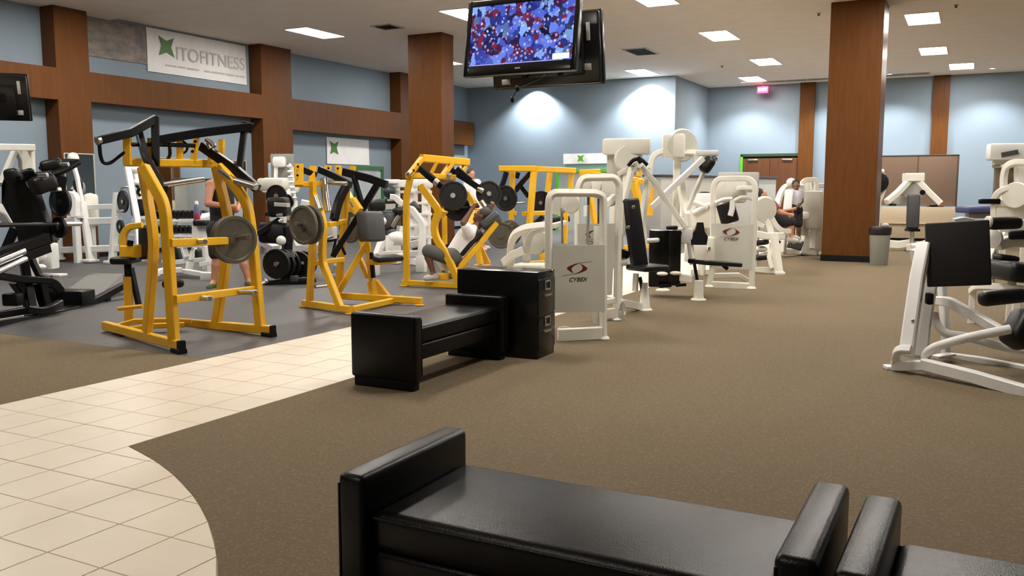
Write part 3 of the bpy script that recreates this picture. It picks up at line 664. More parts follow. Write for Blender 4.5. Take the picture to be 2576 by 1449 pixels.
B(r, 'pivot_arm', YEL, [(-0.146,-0.545,1.382),(-0.033,-0.457,1.606),(0.150,-0.383,1.438)], .12, .1, .2)
B(r, 'cross_bar', YEL, [(-0.139,-0.559,1.242),(0.188,-0.395,1.186)], .1, .08)
q = (0.105,-0.662,0.325)
B(r, 'foot_post', YEL, [q, (q[0], q[1], 0)], .08, .08)
B(r, 'foot_rail', YEL, [(-0.069,-0.753,0.325),(0.241,-0.589,0.339)], .08, .08)
B(r, 'post', YEL, [(0.064,-0.584,1.104),(0.119,-0.658,0.297)], .08, .08)
# ------------------------------------------------------------ filing cabinet and leather benches
t = thing('filing_cabinet', 'black two-drawer metal filing cabinet between bench and white weight machine', 'cabinet', (-3.54, 6.66, 0), math.radians(2))
MB().box((0, 0, .365), (.76, .36, .73), bev=.006).build('body', CAB, t)
for k, z in enumerate((.52, .215)):
    dr = MB().box((.378, 0, z), (.02, .35, .29), bev=.003).build('drawer', CAB, t)
    h = MB(); h.box((.396, 0, z+.005), (.02, .13, .014), bev=.004); h.box((.406, 0, z+.012), (.008, .135, .006)); h.build('handle', STL, dr)
    f = MB()
    for s in (-1, 1): f.box((.392, s*.05, z+.09), (.01, .012, .075)); f.box((.392, 0, z+.09+s*.034), (.01, .11, .012))
    f.build('label_holder', STL, dr)
CY(t, 'lock', STL, (.38, .12, .72), (.392, .12, .72), .012)
def bench(x, y, L, D, rz, label, Ha=.62, zs=.44):
    """upholstered bench: two padded end panels, seat cushion, lower rail; long axis = local y"""
    t = thing('leather_bench', label, 'bench', (x, y, 0), rz, 'black leather benches')
    T = .10
    for sg in (-1, 1):
        e = MB().box((0, sg*(L/2-T/2), .065+(Ha-.065)/2), (D, T, Ha-.065), bev=.022, seg=3).build('end_panel', LEA, t)
        MB().box((0, sg*(L/2-T/2), .035), (D-.05, T-.02, .07), bev=.004).build('base_block', RUB, e)
        for q in (-1, 1):
            MB().tube([(q*(D/2-.004), sg*(L/2-T/2)+s2*(T/2-.006), .10) if a == 0 else (q*(D/2-.006), sg*(L/2-T/2)+s2*(T/2-.006), Ha-.03) for s2 in (1,) for a in (0, 1)], .005).build('piping', LEA, e)
    c = MB().box((0, 0, zs-.065), (D-.07, L-2*T+.005, .13), bev=.035, seg=4).build('cushion', LEA, t)
    z = zs-.024; q = D/2-.043
    for sg in (-1, 1): MB().tube([(sg*q, -L/2+T, z), (sg*q, L/2-T, z)], .007).build('piping', LEA, c)
    MB().box((0, 0, zs-.19), (D-.09, L-2*T+.005, .12), bev=.02, seg=3).build('lower_rail', LEA, t)
    return t
bench(-3.665, 5.715, 1.39, .56, 0, 'black leather bench beside the black filing cabinet, middle of the photo', .535, .45)
bench(-.975, 2.36, 1.40, .62, PI/2, 'black leather bench in the foreground, its left end panel fully in view', .56, .445)
bench(.46, 2.36, 1.40, .61, PI/2-.02, 'black leather bench at the bottom right corner, cut by the photo edge', .54, .43)

# ------------------------------------------------------------ front white weight-stack machine
OY = (-3.4, 7.6, 0)
dA = (.747, .665, 0); nA = (.665, -.747, 0)
r = thing('weight_stack_machine', 'cream white weight-stack machine with crimson logo beside the filing cabinet', 'gym machine', OY)
B(r, 'frame_arch', WHT, [(-0.042,-0.276,0.057),(-0.044,-0.278,0.722),(-0.046,-0.279,1.226),(-0.038,-0.272,1.381),(0.293,0.023,1.377),(0.350,0.073,1.347),(0.352,0.075,0.711),(0.362,0.084,0.027)], .058, .058, .14)
P0 = Vector((-0.026,-0.261,0.902)); P1 = Vector((0.354,0.077,0.897)); P2 = Vector((0.360,0.082,0.270)); P3 = Vector((-0.023,-0.259,0.276))
pn = MB().prism([P + Vector(nA)*.028 for P in (P0, P1, P2, P3)], Vector(nA)*.012).build('front_shroud', PNL, r, 0)
swoosh(basis(tuple((P0*.53+P1*.47) + Vector((0, 0, -.245*.88)) + Vector(nA)*.04), dA, nA), .20, pn)
text('lettering', 'CYBEX', .052, basis(tuple((P0*.52+P1*.48) + Vector((0, 0, -.32)) + Vector(nA)*.042), dA, nA), LGB, pn, shear=.35, sx=1.1)
BX(r, 'shroud_side', PNL, tuple((P1+P2)/2 + Vector((-.10, .13, 0))), (.01, .3, .95), math.radians(41.7)-.0)
BX(r, 'weight_stack', BIR, tuple((P0+P2)/2 + Vector((-.1, .12, -.0))), (.28, .1, .5), math.radians(41.7))
for (a, c) in (((-0.105,0.139,1.231), (-0.081,0.109,0.891)), ((0.101,0.308,1.258), (0.115,0.267,0.888))): CY(r, 'guide_rod', STL, a, c, .012)
B(r, 'base_rail', WHT, [(0.026,-0.215,0.056),(0.349,0.072,0.061)], .06, .12)
for q in ((-0.042,-0.276,0.040), (0.366,0.087,0.017)): CY(r, 'foot', WHT, (q[0], q[1], 0), (q[0], q[1], .03), .055, .045)
MB().lathe((0.012,0.093,1.278), (0.066,-0.998,0.000), [(.015, -.015), (.085, -.012), (.095, 0), (.085, .012), (.015, .015)]).build('pulley', WHT, r)
MB().lathe((-0.160,0.174,1.287), (-0.279,-0.960,0.000), [(.015, -.03), (.12, -.02), (.12, .02), (.015, .03)]).build('cam', PNL, r)
B(r, 'curved_frame', WHT, [(-0.714,0.258,0.646),(-0.665,0.140,0.857),(-0.559,0.041,0.982),(-0.392,-0.035,1.040),(-0.146,-0.073,1.067)], .07, .075, .15)
B(r, 'curved_frame', WHT, [(-0.446,0.059,0.665),(-0.403,0.004,0.945),(-0.318,-0.055,1.028),(-0.133,-0.067,1.067)], .065, .07, .12)
B(r, 'link_arm', WHT, [(-0.133,-0.067,1.060),(-0.175,0.367,1.079)], .05, .05)
B(r, 'lever', WHT, [(-0.688,0.049,0.689),(-0.568,0.010,0.773),(-0.422,-0.021,0.831)], .05, .075)
B(r, 'lever_grip', BLK, [(-0.581,0.061,0.791),(-0.518,0.065,0.822)], .05, .05)
MB().lathe((-0.416,0.219,0.904), (0.018,-1.000,0.000), [(.02, -.04), (.13, -.035), (.14, 0), (.13, .035), (.02, .04)]).build('cam', PNL, r)
PD(r, 'lower_plinth', WHT, (-0.489,-0.079,0.653), (-0.192,-0.036,0.662), .2, .1, (0, 0, 1))
B(r, 'post', WHT, [(-0.447,0.060,0.673), ((-0.447,0.060,0.673)[0], (-0.447,0.060,0.673)[1], .03)], .07, .07)
B(r, 'post', WHT, [(-0.708,0.262,0.654), ((-0.708,0.262,0.654)[0], (-0.708,0.262,0.654)[1], .03)], .07, .07)
B(r, 'base_rail', WHT, [((-0.708,0.262,0.654)[0], (-0.708,0.262,0.654)[1], .05), (-0.039,-0.273,0.068)], .06, .09)
TU(r, 'floor_loop', WHT, [(-0.008,-0.124,0.107),(0.013,-0.001,0.099),(0.038,0.120,0.054)], .015, .05)

# ------------------------------------------------------------ second white machine
OY = (-3.6, 9.0, 0)
r = thing('weight_stack_machine', 'white weight-stack machine behind the front one, its logo partly hidden', 'gym machine', OY)
B(r, 'frame_arch', WHT, [(-0.097,-0.401,0.296),(-0.102,-0.405,1.055),(-0.102,-0.405,1.430),(-0.068,-0.375,1.531),(0.205,-0.133,1.537),(0.243,-0.098,1.461),(0.238,-0.103,0.765),(0.233,-0.107,0.020)], .062, .062, .14)
P0 = Vector((-0.114,-0.416,1.048)); P1 = Vector((0.203,-0.134,1.048)); P2 = Vector((0.180,-0.155,0.285)); P3 = Vector((-0.109,-0.412,0.280))
pn = MB().prism([P + Vector(nA)*.03 for P in (P0, P1, P2, P3)], Vector(nA)*.012).build('front_shroud', PNL, r, 0)
swoosh(basis(tuple(Vector((0.025,-0.292,0.935)) + Vector(nA)*.042), dA, nA), .20, pn)
text('lettering', 'CYBEX', .05, basis(tuple(Vector((0.026,-0.291,0.845)) + Vector(nA)*.044), dA, nA), LGB, pn, shear=.35, sx=1.1)
B(r, 'side_post', WHT, [(0.157,-0.175,1.044),(0.159,-0.173,0.278)], .05, .05)
CY(r, 'adjust_pin', BLK, (0.200,-0.336,0.487), (0.184,-0.344,0.487), .012)
BX(r, 'weight_stack', BIR, tuple((P0+P2)/2 + Vector((-.1, .14, 0))), (.28, .1, .7), math.radians(41.7))
for (a, c) in (((-0.134,-0.053,1.398), (-0.115,-0.089,1.036)), ((-0.037,0.006,1.462), (-0.014,-0.037,1.036))): CY(r, 'guide_rod', DGR, a, c, .014)
CY(r, 'selector_tube', WHC, (-0.105,-0.173,1.231), (-0.098,-0.185,1.112), .03)
for (u, v) in (((635, 370), 0), ((575, 370), 0)):
    pass
MB().lathe((-0.038,-0.110,1.446), (-0.135,-0.991,0.000), [(.015, -.015), (.085, -.012), (.09, 0), (.085, .012), (.015, .015)]).build('pulley', WHT, r)
MB().lathe((-0.142,-0.107,1.454), (-0.125,-0.992,0.000), [(.015, -.02), (.075, -.015), (.08, 0), (.075, .015), (.015, .02)]).build('pulley', PNL, r)
MB().lathe((0.023,0.142,1.390), (-0.320,-0.948,0.000), [(.02, -.04), (.17, -.03), (.17, .03), (.02, .04)]).build('cam', PNL, r)
B(r, 'cable_arm', WHT, [(0.107,-0.174,1.241),(0.114,0.067,1.326)], .05, .07)
B(r, 'base_rail', WHT, [(0.137,-0.192,0.069),(0.220,-0.119,0.081)], .06, .11)
B(r, 'base_rail', WHT, [(0.198,-0.371,0.222),(0.294,-0.318,0.245)], .06, .06)
q = (0.233,-0.107,0.015)
CY(r, 'foot', WHT, (q[0], q[1], 0), (q[0], q[1], .03), .06, .045)
# water bottle standing by its foot
t = thing('water_bottle', 'clear plastic water bottle on the carpet by a white machine foot', 'bottle', ((-3.326,8.938,0.000)[0]+.03, (-3.326,8.938,0.000)[1]-.05, 0))
GLS = mat('clear_plastic', (.85, .92, .92), .08, trans=.9)
MB().lathe((0, 0, 0), (0, 0, 1), [(.025, 0), (.034, .006), (.034, .05), (.031, .06), (.034, .07), (.034, .14), (.028, .17), (.014, .195), (.013, .205)], 20).build('body', GLS, t)
MB().lathe((0, 0, .203), (0, 0, 1), [(.015, 0), (.015, .016), (.013, .018)], 16).build('cap', WHC, t)

# ------------------------------------------------------------ white chest press with tall black backrest
OY = (-3.6, 9.9, 0)
r = thing('chest_press_machine', 'white press machine with tall black backrest and cream head box', 'gym machine', OY)
PD(r, 'back_pad', VIN, (0.085,-0.226,1.303), (0.231,-0.254,0.487), .22, .09, (0.845,-0.535,0.000), .03)
PD(r, 'seat', VIN, (0.211,-0.375,0.513), (0.398,-0.050,0.512), .36, .07, (0, 0, 1))
for q in ((0.152,-0.317,1.208), (0.111,-0.368,0.979)): CY(r, 'bolt', STL, q, ext(q, (0.640,-0.768,0.000), .03), .02)
B(r, 'seat_tube', WHT, [(0.140,-0.139,0.430),(0.141,-0.165,0.223)], .06, .06)
B(r, 'seat_slide', BLK, [(0.183,-0.122,0.387),(0.215,-0.078,0.151)], .035, .035)
q = (0.238,-0.098,0.000)
MB().lathe((q[0], q[1], 0), (0, 0, 1), [(.095, 0), (.09, .012), (.07, .02), (.062, .05), (.035, .32), (.03, .325)], 24).build('pedestal', WHT, r)
B(r, 'base_rail', WHT, [(0.094,-0.986,0.208), (0.195,-0.104,0.035)], .06, .09)
B(r, 'frame_tube', WHT, [(0.069,-0.133,1.653),(0.039,-0.215,1.431),(0.018,-0.288,1.244),(0.038,-0.361,0.889)], .065, .07, .15)
B(r, 'frame_tube', WHT, [(0.146,0.249,1.660),(0.136,0.210,1.396),(0.100,0.146,1.044),(0.140,0.126,0.727)], .07, .075, .15)
B(r, 'frame_tube', WHT, [(0.126,0.014,1.681),(0.250,0.167,1.483),(0.339,0.300,1.273)], .055, .06)
BX(r, 'head_box', WHT, (-0.068,0.055,1.910), (.56, .22, .19), math.radians(15), .03)
BX(r, 'cam_housing', PNL, (-0.141,0.110,1.748), (.36, .2, .36), math.radians(15), .04)
MB().lathe((-0.027,0.002,1.769), (0.502,-0.865,0.000), [(.02, -.05), (.15, -.045), (.17, 0), (.15, .045), (.02, .05)]).build('cam', WHT, r)
B(r, 'head_post', WHT, [(-0.169,0.086,1.678),(-0.192,0.016,1.220),(-0.187,-0.013,0.974)], .1, .1)
B(r, 'head_post', WHT, [(-0.056,0.084,1.641),(-0.064,-0.008,1.396)], .07, .08)
TU(r, 'press_handle', BLK, [(0.027,-0.152,1.679),(0.079,-0.115,1.756),(0.163,-0.071,1.759),(0.227,-0.046,1.687)], .022, .06)
CY(r, 'grip', BLK, (0.123,-0.088,1.781), (0.162,-0.077,1.713), .03)
CY(r, 'grip_end', CHR, (0.080,-0.180,1.683), (0.108,-0.167,1.669), .035)
B(r, 'lever', WHT, [(-0.072,-0.216,1.585),(-0.001,-0.115,1.634),(0.105,-0.002,1.642)], .03, .05)
PD(r, 'side_pad', VIN, (0.011,-0.400,0.689), (0.076,-0.257,0.653), .1, .1, (0, 0, 1), .03)
CY(r, 'roller', WHT, (-0.004,-0.309,0.576), (0.072,-0.268,0.585), .055)
B(r, 'main_post', WHT, [(-0.132,0.016,0.974), ((-0.132,0.016,0.974)[0], (-0.132,0.016,0.974)[1], .03)], .08, .08)

# ------------------------------------------------------------ tall white fly machine with crossing arms
OY = (-3.4, 11.2, 0)
r = thing('fly_machine', 'tall white machine with crossing arms and a black roller pad on top', 'gym machine', OY)
B(r, 'frame_arch', WHT, [(-0.440,-0.133,0.655),(-0.450,-0.093,1.005),(-0.415,0.010,1.666),(-0.373,0.055,1.850),(-0.289,0.106,1.899),(0.146,0.331,1.883)], .07, .075, .18)
BX(r, 'cam_housing', WHT, (-0.145,0.190,1.977), (.30, .16, .32), math.radians(20), .04)
MB().lathe((-0.047,0.243,1.986), (0.666,-0.746,0.000), [(.03, -.05), (.20, -.045), (.22, 0), (.20, .045), (.03, .05)], 32).build('cam_wheel', PNL, r)
BX(r, 'top_plate', WHC, (0.280,0.287,1.879), (.28, .2, .07), math.radians(20), .015)
B(r, 'top_block', WHT, [(0.125,0.198,1.818),(0.256,0.262,1.789)], .12, .12)
PD(r, 'roller_pad', VIN, (0.354,0.260,1.816), (0.252,0.184,1.634), .16, .16, (0.262,-0.965,0.000), .06)
CY(r, 'roller_end', CHR, (0.363,0.263,1.797), (0.410,0.289,1.812), .04)
B(r, 'fly_arm', WHC, [(0.265,0.156,1.805),(0.029,-0.119,1.508),(-0.225,-0.407,1.184)], .05, .075)
B(r, 'fly_arm', WHT, [(-0.413,-0.322,1.726),(-0.251,-0.230,1.489),(-0.094,-0.144,1.223),(0.107,-0.040,0.916)], .055, .06)
B(r, 'support_arm', WHT, [(0.220,0.336,1.617),(0.137,0.199,1.336),(0.063,0.067,1.047)], .05, .055)
B(r, 'main_post', WHT, [(-0.152,0.390,1.788),(-0.135,0.336,1.294),(-0.124,0.273,0.760)], .10, .10)
B(r, 'main_post', WHT, [(-0.075,0.286,1.550),(0.015,0.180,1.238),(0.082,0.079,1.066)], .09, .09)
B(r, 'seat_post', WHT, [(0.101,0.035,1.087),(0.137,0.020,0.818),(0.204,0.005,0.434)], .06, .07)
B(r, 'seat_slide', BLK, [(0.222,-0.032,0.515),(0.286,-0.037,0.209)], .035, .035)
q = (0.342,-0.181,-0.000)
MB().lathe((q[0], q[1], 0), (0, 0, 1), [(.1, 0), (.095, .012), (.07, .02), (.062, .05), (.058, .245), (.05, .25)], 24).build('pedestal', WHT, r)
PD(r, 'seat', VIN, (0.282,-0.118,0.483), (0.639,0.402,0.426), .36, .06, (0, 0, 1), .02)
B(r, 'seat_bracket', BLK, [(0.543,0.237,0.420),(0.597,0.259,0.372)], .05, .05)
MB().prism([(0.248,0.041,0.981), (0.312,0.075,0.981), (0.337,0.072,0.858), (0.375,0.084,0.798), (0.365,0.066,0.692), (0.187,-0.027,0.692), (0.170,-0.022,0.807), (0.226,0.018,0.883)], (-.03, .06, 0)).build('back_pad', VIN, r, 0)
BX(r, 'weight_shroud', CAB, (-0.224,-0.038,0.509), (.30, .34, .74), math.radians(20), .012)
BX(r, 'weight_shroud', CAB, (-0.049,-0.002,0.523), (.16, .34, .72), math.radians(20), .012)
BX(r, 'shroud_top', LGR, (-0.158,0.025,0.733), (.5, .3, .05), math.radians(20), .01)
CY(r, 'lever_bar', WHC, (-0.286,-0.494,0.756), (-0.199,-0.221,0.754), .03)
PD(r, 'grip', VIN, (-0.075,-0.249,0.917), (0.028,-0.138,0.919), .07, .05, (0, 0, 1), .02)
PD(r, 'grip', VIN, (-0.025,-0.119,0.840), (0.069,-0.070,0.844), .06, .04, (0, 0, 1), .015)
BX(r, 'crank_box', WHC, (0.032,0.020,0.806), (.3, .18, .2), math.radians(20), .02)
B(r, 'base_rail', WHT, [(-0.185,-0.050,0.256),(0.050,-0.096,0.271),(0.264,-0.156,0.258)], .07, .1)
for u in ((-0.126,-0.238,0.320), (0.027,-0.157,0.328)): MB().ball(u, .055, 14, (1.4, 1, .5)).build('foot_bumper', WHT, r)
B(r, 'foot_bar', BLK, [(-0.154,-0.274,0.156),(-0.032,-0.209,0.167)], .04, .04)
B(r, 'foot_bar', BLK, [(0.036,-0.173,0.171),(0.154,-0.110,0.181)], .04, .04)
q = (-0.388,0.611,0.000)
MB().lathe((q[0], q[1], 0), (0, 0, 1), [(.1, 0), (.095, .015), (.05, .03), (.045, .3), (.04, .3)], 24).build('pedestal', WHT, r)

# ------------------------------------------------------------ white machine with logo panel, middle distance
OY = (-3.0, 12.7, 0)
dE = (.995, .095, 0); nE = (.095, -.995, 0)
r = thing('weight_stack_machine', 'white weight-stack machine with a small logo, in front of the brown door', 'gym machine', OY)
B(r, 'frame_arch', WHT, [(-0.322,-0.179,0.016),(-0.281,-0.175,0.267),(-0.289,-0.176,0.912),(-0.299,-0.177,1.447),(-0.244,-0.172,1.558),(0.202,-0.129,1.560),(0.283,-0.121,1.461),(0.278,-0.121,0.921),(0.273,-0.122,0.018)], .075, .075, .2)
P0 = Vector((-0.308,-0.178,0.920)); P1 = Vector((0.275,-0.121,0.918)); P2 = Vector((0.275,-0.121,0.279)); P3 = Vector((-0.292,-0.176,0.285))
pn = MB().prism([P + Vector(nE)*.03 for P in (P0, P1, P2, P3)], Vector(nE)*.012).build('front_shroud', PNL, r, 0)
swoosh(basis(tuple(Vector((-0.028,-0.151,0.805)) + Vector(nE)*.043), dE, nE), .24, pn)
text('lettering', 'CYBEX', .06, basis(tuple(Vector((-0.032,-0.151,0.706)) + Vector(nE)*.045), dE, nE), LGB, pn, shear=.35, sx=1.1)
B(r, 'base_rail', WHT, [(-0.308,-0.178,0.039),(0.261,-0.123,0.033)], .07, .1)
B(r, 'base_rail', WHT, [(-0.332,0.044,0.147),(0.000,0.219,0.155),(0.127,0.275,0.079)], .07, .07)
for q in ((-0.315,-0.179,0.008), (0.265,-0.122,0.006)): CY(r, 'foot', WHT, (q[0], q[1], 0), (q[0], q[1], .04), .075, .055)
B(r, 'upright', WHT, [(0.201,0.260,1.433),(0.234,0.135,0.761),(0.247,-0.001,0.095)], .07, .07)
TU(r, 'handle_bar', WHC, [(-0.256,-0.235,1.208),(-0.147,-0.170,1.267),(-0.042,-0.115,1.270)], .03, .05)
TU(r, 'handle_bar', WHC, [(-0.014,-0.104,1.238),(0.070,-0.092,1.293),(0.182,-0.071,1.293),(0.250,-0.077,1.264)], .03, .05)
B(r, 'handle_post', WHC, [(-0.035,-0.113,1.255),(-0.034,-0.130,1.123),(-0.053,-0.151,1.034)], .07, .07)
PD(r, 'back_pad', VIN, (-0.194,0.082,1.215), (-0.105,0.091,0.921), .26, .09, nE)
B(r, 'cross_bar', WHT, [(-0.056,0.238,1.425),(0.186,0.366,1.433)], .06, .06)
BX(r, 'cam_housing', PNL, (-0.184,0.394,1.387), (.45, .2, .36), .1, .05)
BX(r, 'rear_box', LGR, (-0.166,0.760,1.512), (.6, .1, .3), .1, .02)
for k_ in range(2): MB().lathe((-0.189,0.344,1.463) if k_ == 0 else (-0.047,0.404,1.356), (0.555,-0.832,0.000), [(.02, -.02), (.1, -.015), (.1, .015), (.02, .02)]).build('pulley', WHC, r)
BX(r, 'side_box', WHT, (-0.454,-0.195,0.549), (.42, .3, .36), .1, .02)
CY(r, 'lock_ring', CHR, (-0.306,-0.340,0.592), (-0.296,-0.339,0.555), .03)

# white arm-curl bench beyond it, left
r = thing('curl_machine', 'small white lever machine between fly machine and logo machine', 'gym machine', (-4.2, 14.4, 0))
TU(r, 'curved_arm', WHC, [(0.136,-0.432,1.166),(0.202,-0.393,1.200),(0.332,-0.334,1.133),(0.393,-0.305,1.107)], .045, .08)
TU(r, 'curved_arm', WHC, [(0.189,-0.424,1.015),(0.290,-0.362,1.082),(0.376,-0.309,1.149),(0.465,-0.261,1.158)], .045, .08)
BX(r, 'cam_cover', WHC, (0.361,-0.195,1.215), (.4, .2, .26), .3, .06)
BX(r, 'housing', WHT, (0.331,-0.127,0.976), (.9, .3, .42), .2, .06)
TU(r, 'cable_loop', BLK, [(0.208,-0.269,1.257),(0.249,-0.237,1.341),(0.369,-0.174,1.341),(0.424,-0.151,1.299)], .03, .06)
B(r, 'post', WHT, [(0.288,-0.156,0.925), ((0.288,-0.156,0.925)[0], (0.288,-0.156,0.925)[1], 0)], .12, .12)
B(r, 'base_rail', WHT, [((0.122,-0.243,0.925)[0], (0.122,-0.243,0.925)[1], .05), ((0.395,-0.101,0.925)[0], (0.395,-0.101,0.925)[1], .05)], .1, .1)

# ------------------------------------------------------------ white seated machine with the person in red
OY = (-2.9, 15.4, 0)
r = thing('seated_row_machine', 'white machine in front of the person in a dark red shirt', 'gym machine', OY)
B(r, 'front_leg', WHT, [(-0.028,-0.336,0.653),(0.038,-0.399,0.338),(0.105,-0.462,0.018)], .11, .11)
B(r, 'base_rail', WHT, [(-0.413,-0.052,0.014),(-0.163,-0.230,0.039),(0.087,-0.409,0.058)], .09, .11)
BX(r, 'foot', WHT, (0.116,-0.456,0.018), (.16, .16, .06), .3, .02)
MB().lathe((-0.240,-0.167,1.064), (0.597,-0.802,0.000), [(.05, -.08), (.2, -.07), (.23, 0), (.2, .07), (.05, .08)]).build('round_shroud', PNL, r)
B(r, 'frame_tube', WHT, [(-0.136,-0.127,0.954),(-0.065,-0.072,0.797),(0.038,0.006,0.692),(0.159,0.108,0.696)], .08, .09, .15)
B(r, 'frame_tube', WHT, [(-0.375,-0.260,0.889),(-0.190,-0.164,0.889),(-0.138,-0.151,0.772),(-0.108,-0.152,0.643)], .09, .1, .15)
B(r, 'frame_tube', WHT, [(-0.340,-0.272,0.656),(-0.166,-0.242,0.620),(0.097,-0.162,0.623)], .1, .12)
B(r, 'brace', WHT, [(-0.077,-0.156,0.488),(-0.091,-0.305,0.263),(-0.015,-0.403,0.079)], .08, .08)
PD(r, 'pad', VIN, (-0.330,-0.174,0.494), (-0.160,-0.195,0.520), .25, .09, (0, 0, 1))
PD(r, 'seat', VIN, (-0.352,-0.218,0.240), (-0.178,-0.124,0.260), .3, .08, (0, 0, 1))
MB().ball((-0.261,-0.151,0.390), .09, 14, (1.2, .8, .6)).build('counterweight', WHT, r)
B(r, 'lever', WHT, [(-0.360,-0.260,0.831),(-0.231,-0.198,0.785)], .09, .07)
CY(r, 'knob', BLK, (0.043,-0.315,0.532), ext((0.043,-0.315,0.532), (0.511,-0.860,0.000), .05), .03)
B(r, 'rear_post', WHT, [(-0.382,-0.043,0.842), ((-0.382,-0.043,0.842)[0], (-0.382,-0.043,0.842)[1], 0)], .1, .1)

# ------------------------------------------------------------ far white machine beside the big column
OY = (-3.2, 18.5, 0)
r = thing('weight_stack_machine', 'farthest white weight-stack machine, just left of the large column', 'gym machine', OY)
B(r, 'frame_arch', WHT, [(-0.015,0.903,1.129),(-0.035,0.942,1.516),(0.019,0.980,1.597),(0.205,1.079,1.605),(0.246,1.089,1.516),(0.217,0.987,0.838),(0.224,0.904,0.159)], .1, .1, .2)
MB().prism([(-0.015,0.413,0.850), (0.174,0.964,0.838), (0.160,0.902,0.410), (-0.037,0.353,0.471)], (.02, -.03, 0)).build('front_shroud', WHT, r, 0)
BX(r, 'cam_box', PNL, (0.093,0.712,0.972), (.7, .2, .8), .2, .05)
B(r, 'frame_tube', WHT, [(-0.354,0.038,1.075),(-0.336,0.189,1.294),(-0.272,0.356,1.451),(-0.179,0.520,1.467),(0.017,0.734,1.454)], .11, .11, .25)
MB().ball((-0.125,0.218,1.544), .10, 14, (1, .8, .9)).build('top_knob', WHC, r)
B(r, 'base_rail', WHT, [(-0.278,0.295,0.116),(-0.035,0.873,0.088)], .1, .12)
B(r, 'leg', WHT, [(-0.235,0.250,0.471),(-0.251,0.195,0.107)], .12, .12)
B(r, 'base_box', WHT, [(-0.031,0.900,0.282),(0.246,1.149,0.211)], .3, .5)
PD(r, 'foot_plate', GVN, (0.055,0.051,0.393), (0.011,0.002,0.191), .3, .06, (0.317,-0.885,0.342))
PD(r, 'seat', VIN, (0.217,0.987,0.838), (0.361,1.173,0.818), .4, .14, (0, 0, 1))
B(r, 'side_arm', WHT, [(0.270,1.096,1.476),(0.385,1.157,1.484)], .1, .1)
B(r, 'rear_arm', WHT, [(0.045,1.215,1.550),(0.110,1.197,1.142)], .12, .12)
BX(r, 'lever_box', WHT, (0.020,0.206,0.864), (.5, .25, .16), .2, .06)
BX(r, 'rear_base', WHT, (0.276,1.181,0.342), (.4, .4, .5), .2, .05)
B(r, 'rear_leg', WHT, [(0.234,1.209,0.734), ((0.234,1.209,0.734)[0], (0.234,1.209,0.734)[1], 0)], .15, .15)
# grey low counter in front of the back wall return, seen over the machines
t = thing('counter', 'long grey counter with a dark top against the blue return wall', 'counter', (-6.3, 24.6, 0))
a0 = Vector((-0.693,-0.729,1.781)); a1 = Vector((0.091,2.300,1.837)); dd = (a1-a0); zt = min(a0.z, a1.z)
rz_ = math.atan2(dd.y, dd.x); cc = (a0+a1)/2
BX(t, 'counter_front', LGR, (cc.x, cc.y, zt/2-.03), (dd.length+3.5, .5, zt-.06), rz_)
BX(t, 'counter_top', DGR, (cc.x, cc.y, zt-.03), (dd.length+3.6, .6, .06), rz_)

# ------------------------------------------------------------ right side: trash can, pads, pec machine, partition
q = (-1.486,17.499,0.000)
t = thing('trash_can', 'grey trash can with a black bag rim beside the large brown column', 'trash can', (q[0]-.02, q[1]+.2, 0))
MB().lathe((0, 0, 0), (0, 0, 1), [(.15, 0), (.155, .01), (.185, .60), (.185, .62)], 28).build('bin', mat('bin_grey', (.27, .27, .235), .5), t)
MB().lathe((0, 0, .56), (0, 0, 1), [(.186, 0), (.195, .02), (.20, .12), (.19, .15), (.15, .155)], 28).build('bag_rim', mat('black_bag', (.015, .013, .013), .35, bump=.4, bscale=30), t)
MB().ball((.08, .0, .74), .06, 10, (1.3, 1, .7)).build('crumpled_bag', mat('grey_bag', (.4, .38, .37), .4), t)
OY = (-1.6, 20.5, 0)
r = thing('roller_machine', 'white machine with a round black pad peeking out right of the column', 'gym machine', OY)
B(r, 'post', WHT, [(-0.313,1.120,0.717), (-0.313,1.174,1.136), (-0.233,1.248,1.394)], .13, .13)
q = (-0.313,1.120,0.717)
B(r, 'post_foot', WHT, [q, (q[0], q[1], 0)], .13, .13)
MB().lathe((-0.347,1.096,1.555), (0.261,-0.965,0.000), [(.08, -.12), (.22, -.10), (.25, 0), (.22, .10), (.08, .12)], 28).build('round_pad', VIN, r)
PD(r, 'grip_pad', VIN, (-0.382,1.057,1.394), (-0.380,1.036,1.218), .16, .14, (0.091,-0.996,0.000), .05)
CY(r, 'pad_cap', PNL, (-0.417,1.089,1.788), (-0.231,1.187,1.796), .06)
OY = (-1.2, 21.9, 0)
r = thing('pec_machine', 'white overhead machine with a tall grey backrest before the tan partition', 'gym machine', OY)
B(r, 'head', WHT, [(-0.223,0.097,1.665),(0.151,0.293,1.672)], .2, .2)
B(r, 'arm', WHT, [(-0.126,0.138,1.588),(-0.320,-0.110,1.330),(-0.529,-0.360,1.115)], .12, .13)
B(r, 'arm', WHT, [(0.069,0.240,1.588),(0.310,0.219,1.330),(0.555,0.202,1.083)], .12, .13)
for q in ((-0.420,-0.197,1.057), (0.411,0.234,1.033)): PD(r, 'grip', VIN, ext(q, (1, .3, 0), -.09), ext(q, (1, .3, 0), .09), .09, .06, (0, 0, 1), .03)
MB().lathe((-0.015,0.289,1.427), (0.055,-0.999,0.000), [(.05, -.1), (.26, -.08), (.26, .08), (.05, .1)]).build('cam_housing', LGR, r)
CY(r, 'knob', BLK, (0.174,0.148,1.330), ext((0.174,0.148,1.330), (0.047,-0.999,0.000), .1), .06)
PD(r, 'back_pad', GVN, (0.000,0.051,1.282), (0.012,-0.041,0.512), .27, .12, (0.193,-0.981,0.000), .04)
B(r, 'seat_base', BLK, [(-0.104,-0.105,0.488),(0.132,0.018,0.483)], .2, .06)
q = (0.008,0.009,0.477)
B(r, 'post', STL, [q, (q[0], q[1], .1)], .1, .1)
